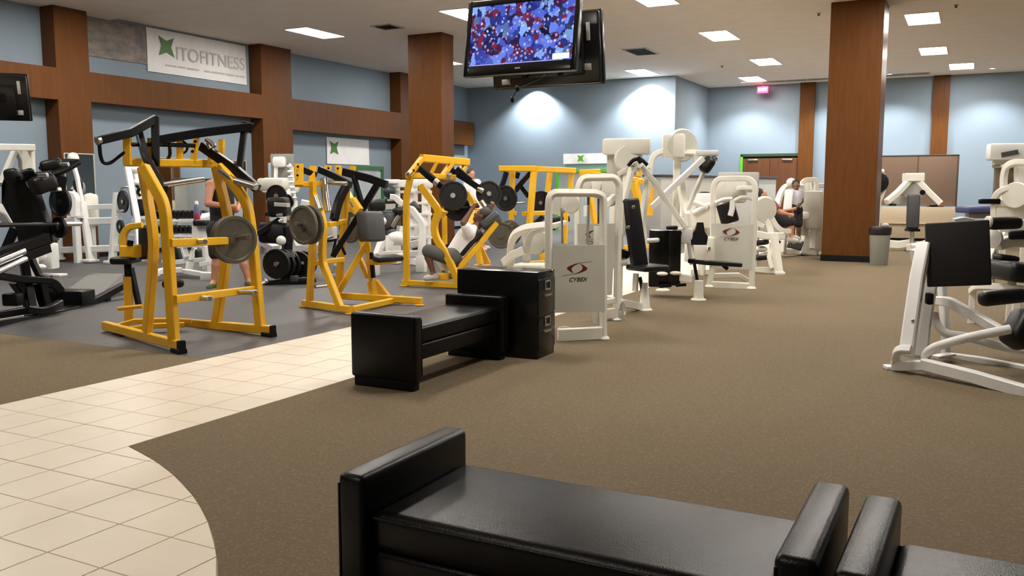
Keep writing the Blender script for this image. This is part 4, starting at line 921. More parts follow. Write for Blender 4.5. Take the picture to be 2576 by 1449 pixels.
B(r, 'base_rail', WHT, [(-0.523,0.088,0.150),(-0.262,0.052,0.135),(-0.009,0.020,0.185)], .12, .18)
B(r, 'base_rail', WHT, [(-0.026,-0.116,0.078),(0.196,-0.501,0.156),(0.367,-0.913,0.231)], .14, .16)
B(r, 'seat_arm', LGR, [(-0.436,0.372,1.131),(-0.152,0.409,1.148)], .1, .2)
q = (-0.013,0.240,0.000)
BX(r, 'foot', WHT, (q[0], q[1], .04), (.3, .2, .08), 0, .02)
t = thing('office_partition', 'tan fabric partition panels above a cream cabinet against the far wall', 'partition', (-.9, 26.6, 0))
rw = math.radians(0)
p0 = Vector((-1.435,-0.405,0.036)); p1 = Vector((0.492,-0.075,0.071))
xa = p0.x; xb = p1.x; yb = (p0.y+p1.y)/2
zt = Vector((-0.565,-0.002,2.299)).z; zm = Vector((-0.371,-0.075,0.935)).z; zl = Vector((-0.839,-0.377,0.481)).z
TAN = mat('tan_fabric', (.235, .160, .115), .9, noise=.05, nscale=30)
CRM = mat('cream_laminate', (.60, .50, .36), .5)
for k_ in range(2):
    w = (xb-xa)/2; x = xa + w*(k_+.5)
    BX(t, 'fabric_panel', TAN, (x, yb, (zt+zm)/2), (w-.03, .06, zt-zm-.03))
BX(t, 'top_cap', DGR, ((xa+xb)/2, yb, zt), (xb-xa+.05, .07, .04))
for x in (xa, (xa+xb)/2, xb): BX(t, 'post', mat('partition_post', (.08, .055, .035), .5), (x, yb+.005, (zt+zm)/2), (.05, .06, zt-zm))
BX(t, 'upper_cabinet', CRM, ((xa+xb)/2, yb-.05, (zm+zl)/2), (xb-xa, .2, zm-zl-.03))
BX(t, 'lower_cabinet', mat('beige_laminate', (.50, .40, .28), .5), ((xa+xb)/2, yb-.02, zl/2+.03), (xb-xa, .16, zl-.08))
BX(t, 'shelf_edge', CRM, ((xa+xb)/2, yb-.08, zl-.005), (xb-xa, .25, .03))
BX(t, 'kick_board', RUB, ((xa+xb)/2, yb, .035), (xb-xa, .12, .07))
t = thing('massage_table', 'table with blue padded top behind the right rear machines', 'table', (.5, 23, 0))
PD(t, 'blue_pad', mat('blue_vinyl', (.05, .06, .16), .4), (-0.731,0.659,0.914), (0.482,1.298,0.951), .7, .16, (0, 0, 1), .05)
for q in ((-0.503,0.987,0.771), (0.276,1.398,0.796)): B(t, 'leg', LGR, [q, (q[0], q[1], 0)], .09, .09)
B(t, 'under_frame', LGR, [(-0.614,0.928,0.759),(0.388,1.455,0.784)], .2, .12)

# ------------------------------------------------------------ big white leg machine, right foreground
OY = (.3, 7.2, 0)
r = thing('leg_press_machine', 'large white leg machine with black back board, right edge of the photo', 'gym machine', OY)
PD(r, 'back_board', mat('black_board', (.006, .005, .004), .6), (-0.409,0.658,1.157), (-0.365,0.616,0.647), .46, .05, (0.099,-0.995,0.000), .012)
B(r, 'board_bracket', WHC, [(-0.431,0.759,1.148),(-0.365,0.795,1.165),(-0.293,0.831,1.148)], .05, .06, .03)
B(r, 'main_upright', WHC, [(-0.635,0.628,0.959),(-0.661,0.440,0.708),(-0.700,0.203,0.119)], .10, .12)
B(r, 'main_upright', WHC, [(-0.574,0.789,0.633),(-0.599,0.597,0.348),(-0.609,0.416,0.085)], .10, .06)
B(r, 'top_bracket', WHC, [(-0.716,0.575,0.879),(-0.597,0.642,0.913)], .06, .1)
CY(r, 'pivot_eye', WHC, (-0.725,0.691,0.935), (-0.624,0.746,0.953), .03)
BX(r, 'stop_block', RUB, (-0.568,0.441,0.554), (.05, .08, .09), .3, .012)
B(r, 'foot_frame', WHC, [(-0.770,0.211,0.026),(-0.769,0.151,0.144),(-0.739,0.097,0.189),(-0.657,0.065,0.196)], .06, .06, .05)
B(r, 'base_rail', WHC, [(-0.790,0.202,0.037),(-0.666,0.156,0.055),(-0.564,0.098,0.079)], .07, .08)
B(r, 'base_rail', WHC, [(-0.574,0.094,0.088),(-0.226,-0.124,0.065),(0.165,-0.324,0.014)], .075, .09)
q = (-0.787,0.250,0.000)
BX(r, 'foot', WHC, (q[0], q[1], .015), (.14, .1, .03), .4, .006)
B(r, 'rear_rail', WHC, [(-0.438,1.062,-0.005),(-0.171,0.863,0.012),(0.225,0.726,-0.013)], .06, .07)
B(r, 'rear_post', WHC, [(-0.502,1.106,0.606),(-0.452,1.058,0.247),(-0.434,1.001,-0.049)], .06, .06)
B(r, 'link_arm', WHC, [(-0.535,0.960,0.480),(-0.435,0.824,0.495),(-0.243,0.724,0.403),(-0.070,0.614,0.315)], .07, .075, .06)
TU(r, 'curved_tube', WHC, [(-0.565,0.213,0.090),(-0.558,0.141,0.164),(-0.502,0.093,0.227),(-0.295,0.126,0.309),(-0.009,0.200,0.385)], .035, .1)
TU(r, 'curved_tube', WHC, [(-0.538,0.721,0.401),(-0.517,0.676,0.320),(-0.440,0.661,0.246),(-0.296,0.690,0.235),(-0.100,0.740,0.179),(0.154,0.819,0.119)], .035, .12)
B(r, 'cross_plate', WHC, [(-0.515,0.688,0.047),(-0.393,0.865,0.051)], .08, .02)
PD(r, 'seat_block', VIN, (0.002,0.325,0.427), (0.150,0.389,0.321), .3, .22, (0.112,-0.859,0.500), .05)
PD(r, 'roller_pad', VIN, (-0.213,0.905,0.517), (0.122,1.085,0.558), .125, .125, (0, 0, 1), .045)
for k_, q in enumerate(((-0.669,0.255,0.398),)): CY(r, 'bolt', STL, q, ext(q, (0.049,-0.999,0.000), .02), .012)

# ------------------------------------------------------------ white machine behind the black board
OY = (.6, 10, 0)
r = thing('leg_curl_machine', 'white machine with long black roller, just behind the black board', 'gym machine', OY)
PD(r, 'roller_pad', VIN, (-0.457,0.474,1.052), (-0.142,0.640,1.063), .13, .13, (0, 0, 1), .05)
CY(r, 'roller_cap', WHT, (-0.463,0.417,1.075), (-0.430,0.435,1.077), .06)
MB().lathe((-0.406,0.707,0.888), (-0.516,-0.857,0.000), [(.02, -.04), (.11, -.035), (.12, .02), (.02, .05)]).build('cam', WHC, r)
B(r, 'link', WHT, [(-0.338,0.734,0.822),(-0.241,0.789,0.855),(-0.102,0.861,0.855)], .1, .12)
B(r, 'link', WHT, [(-0.297,0.994,0.911),(-0.090,1.090,0.820)], .06, .08)
BX(r, 'rear_shroud', PNL, (-0.220,1.263,0.924), (.4, .1, .3), .2, .02)
PD(r, 'side_pad', VIN, (-0.153,0.737,0.982), (-0.148,0.728,0.883), .2, .1, (-0.042,-0.999,0.000), .03)
PD(r, 'thigh_pad', VIN, (-0.386,0.468,0.715), (-0.200,0.562,0.688), .3, .07, (0, 0, 1), .03)
PD(r, 'seat', VIN, (-0.355,0.242,0.593), (-0.088,0.378,0.571), .6, .2, (0, 0, 1), .06)
B(r, 'front_leg', WHT, [(-0.396,0.582,0.762),(-0.417,0.505,0.690),(-0.398,0.426,0.433)], .075, .08)
B(r, 'arm', WHT, [(-0.421,0.559,0.686),(-0.354,0.537,0.679),(-0.306,0.504,0.672)], .08, .06)
B(r, 'base_rail', WHT, [(-0.566,0.439,0.336),(-0.529,0.316,0.403),(-0.283,0.294,0.411),(-0.081,0.246,0.397)], .06, .07, .03)
q = (-0.552,0.446,0.336)
B(r, 'base_leg', WHT, [(q[0], q[1], q[2]), (q[0], q[1], 0)], .07, .07)
for q in ((-0.204,0.309,0.502), (-0.163,-0.032,0.336)): B(r, 'post', WHT, [q, (q[0], q[1], 0)], .08, .08)

# ------------------------------------------------------------ white arch machine at the far right edge
OY = (.9, 14.5, 0)
r = thing('weight_stack_machine', 'white arched weight machine cut by the right edge, before the blue table', 'gym machine', OY)
B(r, 'frame_arch', WHT, [(-0.445,1.561,0.843),(-0.495,1.518,1.601),(-0.470,1.438,1.763),(-0.383,1.378,1.822),(-0.172,1.373,1.814)], .09, .09, .2)
B(r, 'frame_arch', WHT, [(-0.589,1.146,0.855),(-0.611,1.099,1.244),(-0.565,1.054,1.365),(-0.428,1.048,1.429),(-0.162,1.101,1.421)], .09, .09, .2)
B(r, 'cross_bar', WHT, [(-0.597,1.070,1.180),(-0.157,1.183,1.150)], .08, .06)
MB().lathe((-0.329,1.001,1.318), (-0.376,-0.926,0.000), [(.02, -.04), (.19, -.035), (.2, 0), (.19, .035), (.02, .04)]).build('pulley', WHT, r)
BX(r, 'head_box', WHC, (-0.439,1.711,1.999), (.6, .3, .26), .2, .03)
B(r, 'head_arm', DGR, [(-0.543,1.537,1.946),(-0.315,1.548,1.991)], .08, .08)
BX(r, 'head_housing', PNL, (-0.312,1.878,1.895), (.7, .2, .3), .2, .04)
B(r, 'inner_post', WHT, [(-0.284,1.649,1.765),(-0.264,1.609,1.372)], .12, .12)
BX(r, 'inner_shroud', mat('taupe_plastic', (.2, .17, .13), .5), (-0.382,1.918,1.605), (.5, .1, .8), .2, .05)
BX(r, 'grip', BLK, (-0.677,1.033,1.221), (.3, .1, .08), .2, .02)
BX(r, 'grip_end', STL, (-0.556,1.509,1.782), (.2, .06, .06), .2, .01)
BX(r, 'lower_shroud', WHT, (-0.261,1.229,1.052), (.7, .2, .4), .2, .04)
for q in ((-0.446,1.562,0.860), (-0.590,1.148,0.872), (-0.171,1.268,0.988)): B(r, 'leg', WHT, [q, (q[0], q[1], 0)], .09, .09)
# ------------------------------------------------------------ hanging televisions
def screen_mat():
    m = bpy.data.materials.new('tv_picture'); m.use_nodes = True; MATS['tv_picture'] = m; nt = m.node_tree; L = nt.links.new; b = nt.nodes['Principled BSDF']
    N = nt.nodes.new
    tc = N('ShaderNodeTexCoord'); mp = N('ShaderNodeMapping'); L(tc.outputs['Object'], mp.inputs[0]); mp.inputs['Scale'].default_value = (34, 1, 30)
    ns = N('ShaderNodeTexNoise'); ns.inputs['Scale'].default_value = 1.3; ns.inputs['Detail'].default_value = 5; L(mp.outputs[0], ns.inputs['Vector'])
    mx0 = N('ShaderNodeMix'); mx0.data_type = 'VECTOR'; mx0.inputs['Factor'].default_value = .5; L(mp.outputs[0], mx0.inputs[4]); L(ns.outputs['Color'], mx0.inputs[5])
    def vor(sc, stops):
        v = N('ShaderNodeTexVoronoi'); v.inputs['Scale'].default_value = sc; L(mx0.outputs[1], v.inputs['Vector'])
        s = N('ShaderNodeSeparateColor'); L(v.outputs['Color'], s.inputs[0])
        r = N('ShaderNodeValToRGB'); r.color_ramp.interpolation = 'LINEAR'
        e = r.color_ramp.elements; e[0].position = 0; e[0].color = (*stops[0][1], 1); e[1].position = stops[1][0]; e[1].color = (*stops[1][1], 1)
        for p, c in stops[2:]: q = e.new(p); q.color = (*c, 1)
        L(s.outputs[0], r.inputs[0]); return v, r, s
    v1, bodies, s1 = vor(1.0, [(0, (.006, .006, .03)), (.30, (.03, .05, .35)), (.48, (.10, .16, .75)), (.62, (.25, .45, .95)), (.72, (.01, .01, .06)), (.96, (.20, .02, .06))])
    v2, heads, s2 = vor(1.9, [(0, (.30, .18, .35)), (.3, (.45, .28, .42)), (.55, (.35, .50, .95)), (.75, (.08, .04, .12)), (.9, (.55, .60, 1.0))])
    lt = N('ShaderNodeMath'); lt.operation = 'LESS_THAN'; lt.inputs[1].default_value = .36; L(v2.outputs['Distance'], lt.inputs[0])
    gt = N('ShaderNodeMath'); gt.operation = 'GREATER_THAN'; gt.inputs[1].default_value = .35; L(s2.outputs[1], gt.inputs[0])
    an = N('ShaderNodeMath'); an.operation = 'MULTIPLY'; L(lt.outputs[0], an.inputs[0]); L(gt.outputs[0], an.inputs[1])
    mx = N('ShaderNodeMix'); mx.data_type = 'RGBA'; L(an.outputs[0], mx.inputs['Factor']); L(bodies.outputs[0], mx.inputs[6]); L(heads.outputs[0], mx.inputs[7])
    n3 = N('ShaderNodeTexNoise'); n3.inputs['Scale'].default_value = 2.2; n3.inputs['Detail'].default_value = 3; L(mp.outputs[0], n3.inputs['Vector'])
    ml = N('ShaderNodeMix'); ml.data_type = 'RGBA'; ml.blend_type = 'MULTIPLY'; ml.inputs['Factor'].default_value = .6; L(mx.outputs[2], ml.inputs[6]); L(n3.outputs['Color'], ml.inputs[7])
    b.inputs['Base Color'].default_value = (.005, .005, .006, 1); b.inputs['Roughness'].default_value = .5; b.inputs['Specular IOR Level'].default_value = .05
    L(ml.outputs[2], b.inputs['Emission Color']); b.inputs['Emission Strength'].default_value = .42
    return m
def tv(name, label, loc, rz, tilt, w, h, on):
    t = thing(name, label, 'television', loc, rz); t.rotation_euler = (tilt, 0, rz)
    fr = MB()
    for s in (-1, 1): fr.box((s*(w/2-.02), -.02, 0), (.04, .05, h), bev=.006)
    fr.box((0, -.02, h/2-.025), (w-.08, .05, .05), bev=.006); fr.box((0, -.02, -h/2+.045), (w-.08, .05, .09), bev=.006)
    fr.build('bezel', PLS, t)
    MB().box((0, -.016, .02), (w-.07, .03, h-.13)).build('screen', screen_mat() if on else mat('tv_dark_screen', (.006, .006, .008), .08), t)
    MB().box((0, .03, 0), (w-.02, .06, h-.02), bev=.02).box((0, .075, -.02), (w*.72, .05, h*.66), bev=.02).build('back_shell', PLS, t)
    MB().box((0, .11, .02), (w*.5, .03, .1)).box((-w*.16, .11, 0), (.04, .035, h*.7)).box((w*.16, .11, 0), (.04, .035, h*.7)).build('mount_bracket', BLK, t)
    for (x, z, a, c) in ((w*.40, .14, .035, .16), (-w*.40, .14, .035, .16), (w*.38, -.17, .08, .06), (-w*.38, -.17, .08, .06), (w*.36, -.26, .09, .05)):
        MB().box((x, .063, z), (a, .012, c), bev=.004).build('back_label', LGR, t)
    return t
t = tv('television', 'large lit television showing a crowd in blue, hanging at the top', (-3.47, 6.83, 2.705), 0, math.radians(-9), 1.06, .66, True)
MB().box((.39, -.034, -.205), (.15, .004, .045)).build('caption_box', mat('tv_caption', (.3, .4, .9), .3, emit=1.0, ecol=(.62, .72, 1.0)), t)
MB().box((-.02, -.034, -.235), (.86, .004, .008)).build('ticker_line', mat('tv_ticker', (.1, .1, .3), .3, emit=.25, ecol=(.35, .4, 1.0)), t)
MB().box((.0, -.046, -.285), (.05, .004, .012)).build('badge', LGR, t)
tv('television', 'dark television seen from behind, hanging back to back with the lit one', (-3.62, 7.62, 2.70), PI, math.radians(-8), 1.14, .66, False)
t = thing('tv_ceiling_mount', 'black ceiling pole holding the two hanging televisions', 'mount', (-3.52, 7.2, 0))
MB().cyl((0, 0, 2.75), (0, 0, H-.06), .03).build('pole', BLK, t)
MB().box((0, 0, 2.72), (.18, .66, .12), bev=.01).build('cross_arm', BLK, t); MB().box((0, 0, H-.075), (.25, .25, .03)).build('ceiling_plate', BLK, t)
TU(t, 'cable', BLK, [(.0, .1, 2.7), (.03, .12, 2.42), tuple(Vector((-3.405,6.616,2.245)) - Vector((-3.52, 7.2, 0))), tuple(Vector((-3.439,6.588,2.163)) - Vector((-3.52, 7.2, 0)))], .004, .05)
MB().ball(tuple(Vector((-3.438,6.587,2.154)) - Vector((-3.52, 7.2, 0))), .018, 10, (1, 1, 1.6)).build('cable_plug', BLK, t)
MB().ball(tuple(Vector((-3.405,6.616,2.245)) - Vector((-3.52, 7.2, 0))), .02, 10, (1, 1, 1.4)).build('cable_clip', BLK, t)
c_ = Vector((-10.652,6.612,2.521))
t = tv('television', 'television seen from behind at the left edge of the photo', tuple(c_), math.radians(228), math.radians(-20), 1.0, .58, False)
t2 = thing('tv_ceiling_mount', 'black ceiling pole of the television at the left edge', 'mount', (c_.x, c_.y, 0))
MB().cyl((0, 0, c_.z+.1), (0, 0, H-.06), .03).build('pole', BLK, t2); MB().box((0, 0, c_.z+.08), (.1, .1, .1)).build('cross_arm', BLK, t2)

# ------------------------------------------------------------ black hack squat machine, left edge
OY = (-10, 7.5, 0)
r = thing('hack_squat_machine', 'big black plate-loaded hack squat machine at the left edge', 'gym machine', OY)
B(r, 'base_rail', BLK, [(1.138,-2.031,0.032),(0.923,-1.592,-0.005),(0.764,-1.120,-0.013),(0.554,-0.675,-0.029),(0.363,-0.208,0.052),(0.201,0.278,0.161)], .07, .09, .3)
B(r, 'base_rail', BLK, [(0.791,-1.811,0.064),(0.765,-1.483,0.076),(0.618,-1.222,0.052)], .06, .08)
B(r, 'rail_glint', STL, [(1.186,-2.058,0.075),(1.149,-1.736,0.079)], .03, .02)  # bright strip standing in for light reflected on the rail
B(r, 'base_rail', BLK, [(0.897,-1.523,0.106),(0.899,-1.339,0.058),(0.863,-1.164,0.095),(0.755,-1.029,0.108)], .08, .08, .1)
MB().prism([(-0.166,-0.256,0.150), (-0.589,0.330,0.247), (-0.666,0.519,0.264), (-0.413,0.762,0.244), (-0.150,0.545,0.133), (0.194,-0.079,0.068), (0.315,-0.355,0.080)], (0, .02, -.03)).build('foot_platform', mat('checker_steel', (.11, .105, .10), .5, metal=.2, noise=.1, nscale=20), r, 0)
B(r, 'platform_edge', BLK, [(0.290,-0.369,0.071),(0.038,0.062,0.029),(-0.140,0.548,0.117)], .05, .05)
BX(r, 'front_box', BLK, (0.310,-0.581,0.109), (.50, .28, .17), .35, .02)
B(r, 'frame_tube', BLK, [(0.274,-0.913,0.322),(0.279,-0.799,0.303),(0.266,-0.708,0.181)], .16, .12, .05)
B(r, 'frame_tube', BLK, [(0.376,-1.307,0.373),(0.365,-1.216,0.240),(0.365,-1.126,0.060)], .12, .1)
B(r, 'frame_tube', BLK, [(0.446,-1.050,0.326),(0.440,-1.018,0.151),(0.430,-0.980,0.047)], .12, .1)
B(r, 'frame_tube', BLK, [(0.572,-1.646,0.473),(0.470,-1.312,0.400),(0.463,-0.925,0.342)], .08, .08)
BX(r, 'latch_block', BLK, (0.564,-1.459,0.190), (.18, .14, .14), .4, .02)
BX(r, 'caster', BLK, (0.258,-0.052,0.014), (.12, .1, .12), .4, .02)
B(r, 'stop_bar', BLK, [(0.137,-0.945,0.629),(0.191,-0.932,0.512),(0.254,-0.915,0.385),(0.369,-0.859,0.358)], .07, .07)
CY(r, 'guide_rod', CHR, (1.056,-1.937,0.657), (0.826,-1.479,0.739), .045)
CY(r, 'guide_rod', CHR, (1.062,-1.948,0.554), (0.853,-1.476,0.655), .035)
B(r, 'sled_beam', BLK, [(0.758,-1.747,0.705),(0.636,-1.405,0.764),(0.591,-1.020,0.854)], .09, .12)
B(r, 'sled_beam', BLK, [(0.765,-1.761,0.567),(0.657,-1.409,0.645),(0.612,-1.023,0.740)], .06, .1)
B(r, 'strut', BLK, [(0.356,-1.388,0.710),(0.442,-1.310,0.968)], .09, .09)
MB().prism([(0.118,-1.174,1.577), (0.284,-1.084,1.601), (0.351,-1.069,1.446), (0.440,-1.035,1.352), (0.415,-0.959,1.161), (0.473,-0.947,1.019), (0.467,-0.863,0.813), (0.260,-0.988,0.679), (0.122,-1.055,0.717), (0.153,-1.118,0.990), (0.087,-1.137,1.104), (0.003,-1.162,1.256), (0.091,-1.205,1.446)], (-.12, .16, 0)).build('back_pad', VIN, r, 0)
PD(r, 'head_pad', VIN, (0.225,-1.235,1.557), (0.374,-1.155,1.576), .16, .16, (0, 0, 1), .05)
PD(r, 'shoulder_pad', VIN, (0.584,-1.177,1.427), (0.624,-0.917,1.521), .2, .20, (0, 0, 1), .06)
PD(r, 'shoulder_pad', VIN, (0.192,-0.785,1.659), (0.330,-0.591,1.720), .2, .15, (0, 0, 1), .05)
TU(r, 'shoulder_handle', BLK, [(0.486,-1.208,1.588),(0.543,-1.116,1.626),(0.441,-1.122,1.557),(0.517,-1.023,1.576),(0.603,-0.918,1.596)], .035, .08)
TU(r, 'shoulder_handle', BLK, [(0.417,-1.137,1.538),(0.476,-0.914,1.559),(0.505,-0.701,1.629),(0.495,-0.504,1.730)], .04, .1)
TU(r, 'shoulder_handle', BLK, [(0.201,-0.781,1.650),(0.187,-0.705,1.710),(0.246,-0.595,1.741),(0.413,-0.432,1.738)], .035, .1)
for a, c in (((0.678,-0.867,1.695), (0.762,-0.823,1.698)), ((0.694,-1.159,1.566), (0.788,-1.109,1.571))): CY(r, 'grip_end', CHR, a, c, .028)
B(r, 'weight_arm', BLK, [(0.505,-0.747,1.561),(0.494,-0.778,1.369)], .16, .1)
CY(r, 'plate_horn', STL, (0.562,-0.848,1.427), (0.573,-0.849,1.379), .05)
q = (0.555,-1.252,0.078)
B(r, 'rear_post', BLK, [(0.222,-1.106,0.800), (0.477,-1.183,0.047)], .09, .09)
CY(r, 'weight_bar', BIR, (0.811,-1.790,1.033), (0.571,-0.897,1.007), .024)
CY(r, 'weight_sleeve', STL, (0.571,-0.897,1.007), (0.471,-0.497,0.995), .027)
plate(OY, (0.520,-0.816,0.966), (-0.003,-1.000,0.000), .125, BIR, 'small black plate on the silver sleeve of the black hack squat machine')
plate(OY, (0.470,-0.747,1.263), (0.047,-0.999,0.000), .175, mat('blue_black_iron', (.012, .018, .022), .45), 'dark blue-black plate hanging at the right of the black hack squat machine')

# ------------------------------------------------------------ racks and benches along the left wall
OY = (-15.3, 11.4, 0)
r = thing('bench_press_rack', 'white bench press rack with black plates by the left brown pilaster', 'rack', OY)
for a, c in (((-0.561,-0.104,0.941), (-0.570,-0.222,0.052)), ((0.117,-0.175,1.169), (0.312,-0.217,0.040)), ((0.873,0.015,1.339), (0.856,-0.162,0.028))):
    B(r, 'upright', WHC, [a, c], .12, .12); BX(r, 'foot', WHC, (c[0], c[1], max(.03, c[2])), (.24, .24, .06), 0, .02)
B(r, 'cross_bar', WHC, [(-0.420,-0.131,1.042),(0.897,-0.006,1.082)], .1, .1)
B(r, 'cross_bar', WHC, [(-0.471,-0.193,0.767),(0.932,-0.021,0.815)], .14, .14)
B(r, 'cross_bar', WHC, [(-0.442,-0.248,0.220),(0.959,-0.074,0.295)], .13, .13)
CY(r, 'plate_horn', STL, (0.890,-0.019,1.005), (1.189,-0.091,0.999), .03)
plate(OY, (1.149,-0.089,1.175), (-0.236,-0.972,0.000), .21, BIR, 'black plate high on the right end of the white bench press rack')
plate(OY, (1.131,-0.159,0.704), (-0.232,-0.973,0.000), .13, BIR, 'small black plate low on the right end of the white bench press rack')
OY = (-14, 8.6, 0)
r = thing('power_rack', 'white power rack frame at the left edge behind the hack squat', 'rack', OY)
q = (1.049,0.035,1.100)
B(r, 'post', WHT, [(0.992,0.130,2.068), (q[0], q[1], 0)], .15, .12)
B(r, 'top_rail', WHT, [(1.432,-0.784,2.009),(1.050,0.157,2.049)], .1, .1)
B(r, 'brace', LGR, [(0.810,0.025,1.999),(0.917,-0.180,1.728),(1.043,-0.373,1.478)], .08, .08)
B(r, 'brace', LGR, [(0.741,0.104,2.003),(0.709,0.183,1.866),(0.635,0.233,1.675)], .07, .07)
q = (0.638,0.227,1.610)
B(r, 'rear_post', LGR, [(0.621,0.259,1.934), (q[0], q[1], 0)], .07, .07)
B(r, 'seat_tube', WHC, [(1.374,-0.698,1.143),(1.276,-0.529,1.090),(1.165,-0.379,0.937)], .14, .14, .1)
BX(r, 'foot_box', WHC, (0.689,0.544,0.330), (.3, .2, .42), .3, .03)
BX(r, 'foot_plate', WHC, ((0.722,0.548,0.228)[0], (0.722,0.548,0.228)[1], .02), (.5, .2, .04), .3, .01)
MB().ball((0.853,0.290,0.343), .11, 12, (1.1, 1, .9)).build('end_cap', WHC, r)
MB().ball((1.170,0.097,0.200), .07, 12, (1.2, 1, .7)).build('foot_ball', WHC, r)
B(r, 'base_rail', WHC, [(0.959,-0.352,0.215),(0.891,-0.096,0.276),(0.851,0.177,0.351)], .1, .1)
B(r, 'base_leg', WHC, [(0.801,0.141,0.279),(0.934,0.083,0.167)], .12, .1)
OY = (-14.5, 10.8, 0)
r = thing('incline_bench', 'white curved-frame bench post in front of the left pilaster mirror', 'bench', OY)
B(r, 'curved_post', WHC, [(-0.842,0.243,1.283),(-0.767,0.285,1.306),(-0.713,0.301,1.212),(-0.710,0.279,1.025),(-0.695,0.268,0.876)], .16, .14, .2)
B(r, 'cross_tube', WHC, [(-0.837,0.216,1.056),(-0.677,0.301,1.064)], .1, .1)
B(r, 'base_rail', WHC, [(-0.821,0.201,0.868),(-0.570,0.334,0.884)], .1, .06)
q = (-0.696,0.268,0.884)
B(r, 'leg', WHC, [q, (q[0], q[1], 0)], .12, .12)
BX(r, 'reflected_box', WHT, (-0.793,0.687,0.999), (.26, .16, .62), .5, .05)  # box and its knob model a mirror reflection as solid shapes
MB().ball((-0.819,0.702,1.223), .11, 12).build('knob', WHT, r)
q = (-0.786,0.674,0.871)
B(r, 'leg', WHC, [q, (q[0], q[1], 0)], .1, .1)
for k_, (u, v) in enumerate(((890, 280), (915, 408), (930, 485), (950, 580), (965, 670), (985, 770), (1000, 840), (1010, 930))):
    pass
B(r, 'reflected_column', WHC, [(-0.947,0.483,1.811),(-0.896,0.489,1.653),(-0.841,0.486,1.400),(-0.795,0.485,1.210),(-0.752,0.471,0.925)], .07, .07)  # column and top knob stand in for white knobs reflected in the mirror
MB().ball((-0.981,0.490,2.004), .11, 12).build('top_knob', WHT, r)
B(r, 'reflected_column_top', LGR, [(-0.976,0.488,1.969),(-0.946,0.481,1.795)], .05, .05)
# storage A-frame with handles
OY = (-14, 12.6, 0)
r = thing('accessory_rack', 'white leaning A-frame rack with hanging cable handles behind the near yellow machine', 'rack', OY)
B(r, 'upright', WHC, [(-0.197,-1.116,1.824),(-0.004,-1.195,1.313),(0.185,-1.269,0.842),(0.348,-1.383,0.182)], .11, .1)
B(r, 'upright', WHC, [(-0.410,-0.775,1.817),(-0.237,-0.812,0.821)], .1, .1)
B(r, 'foot', WHC, [(0.283,-1.417,0.173),(0.384,-1.364,0.182)], .12, .06)
for (u, v) in ((385, 285), (395, 345), (400, 405), (405, 460), (415, 520)):
    pass
for z0, k_ in ((270, 0), (350, 1), (430, 2), (520, 3), (600, 4)):
    pass
TU(r, 'cable_handle', STL, [(-0.198,-1.287,1.379),(-0.193,-1.279,1.428),(-0.114,-1.234,1.453),(-0.054,-1.206,1.428)], .02, .05)
TU(r, 'cable_handle', BLK, [(0.060,-1.140,1.477),(0.108,-1.124,1.412),(0.075,-1.149,1.346),(0.129,-1.129,1.281)], .03, .05)
PD(r, 'hanging_belt', BLK, (0.012,-1.086,1.214), (0.065,-1.098,0.901), .3, .12, (0.772,-0.636,0.000), .04)
for k_, (u, v) in enumerate(((365, 120), (395, 270))):
    MB().ball((-0.146,-0.983,1.777) if k_ == 0 else (-0.093,-0.987,1.524), .09, 12, (1.2, 1, .9)).build('hook_ball', WHC, r)

# dumbbell rack with individual dumbbells
OY = (-13.3, 13.2, 0)
r = thing('dumbbell_rack', 'white two-tier dumbbell rack along the wall behind the man in the tank top', 'rack', OY)
A0 = Vector((-1.180,-1.315,0.796)); A1 = Vector((0.133,-0.855,0.804)); dv = (A1-A0).normalized(); pv = Vector((-dv.y, dv.x, 0))
zt_ = A0.z; zb_ = Vector((-0.153,-1.042,0.508)).z
def along(s, off, z): p = A0 + dv*s + pv*off; return (p.x, p.y, z)
LL = (A1-A0).length
for off, z in ((0, zt_), (.25, zt_+.06), (-.12, zb_), (.13, zb_+.06)): B(r, 'shelf_rail', WHC, [along(-.1, off, z), along(LL+.1, off, z)], .06, .05)
for s in (0.05, LL*.5, LL-.05):
    B(r, 'leg', WHC, [along(s, .3, zt_+.06), along(s, -.2, 0.03)], .07, .06); B(r, 'leg', WHC, [along(s, .3, zt_+.1), along(s, .32, 0.03)], .07, .06)
    B(r, 'foot_rail', WHC, [along(s, -.35, .03), along(s, .4, .03)], .07, .06)
def dumbbell(p, label):
    t = thing('dumbbell', label, 'dumbbell', p, math.atan2(dv.y, dv.x), 'black dumbbells on the wall rack')
    MB().cyl((0, -.16, 0), (0, -.05, 0), .075, 14).build('head', BIR, t); MB().cyl((0, .05, 0), (0, .16, 0), .075, 14).build('head', BIR, t)
    MB().cyl((0, -.06, 0), (0, .06, 0), .017, 10).build('handle', STL, t); return t
proto = None
ND = 13
for row in (0, 1):
    for k_ in range(ND):
        s = .12 + (LL-.24)*k_/(ND-1); z = (zt_+.125) if row == 0 else (zb_+.125); p = along(s, .125 if row == 0 else 0, z)
        p = tuple(Vector(p) + Vector(OY))
        lb = 'black dumbbell, %s shelf of the white wall rack, %s from the left' % ('upper' if row == 0 else 'lower', ('first', 'second', 'third', 'fourth', 'fifth', 'sixth', 'seventh', 'eighth', 'ninth', 'tenth', 'eleventh', 'twelfth', 'thirteenth')[k_])
        if proto is None: proto = dumbbell(p, lb)
        else: dup(proto, p, None, lb)

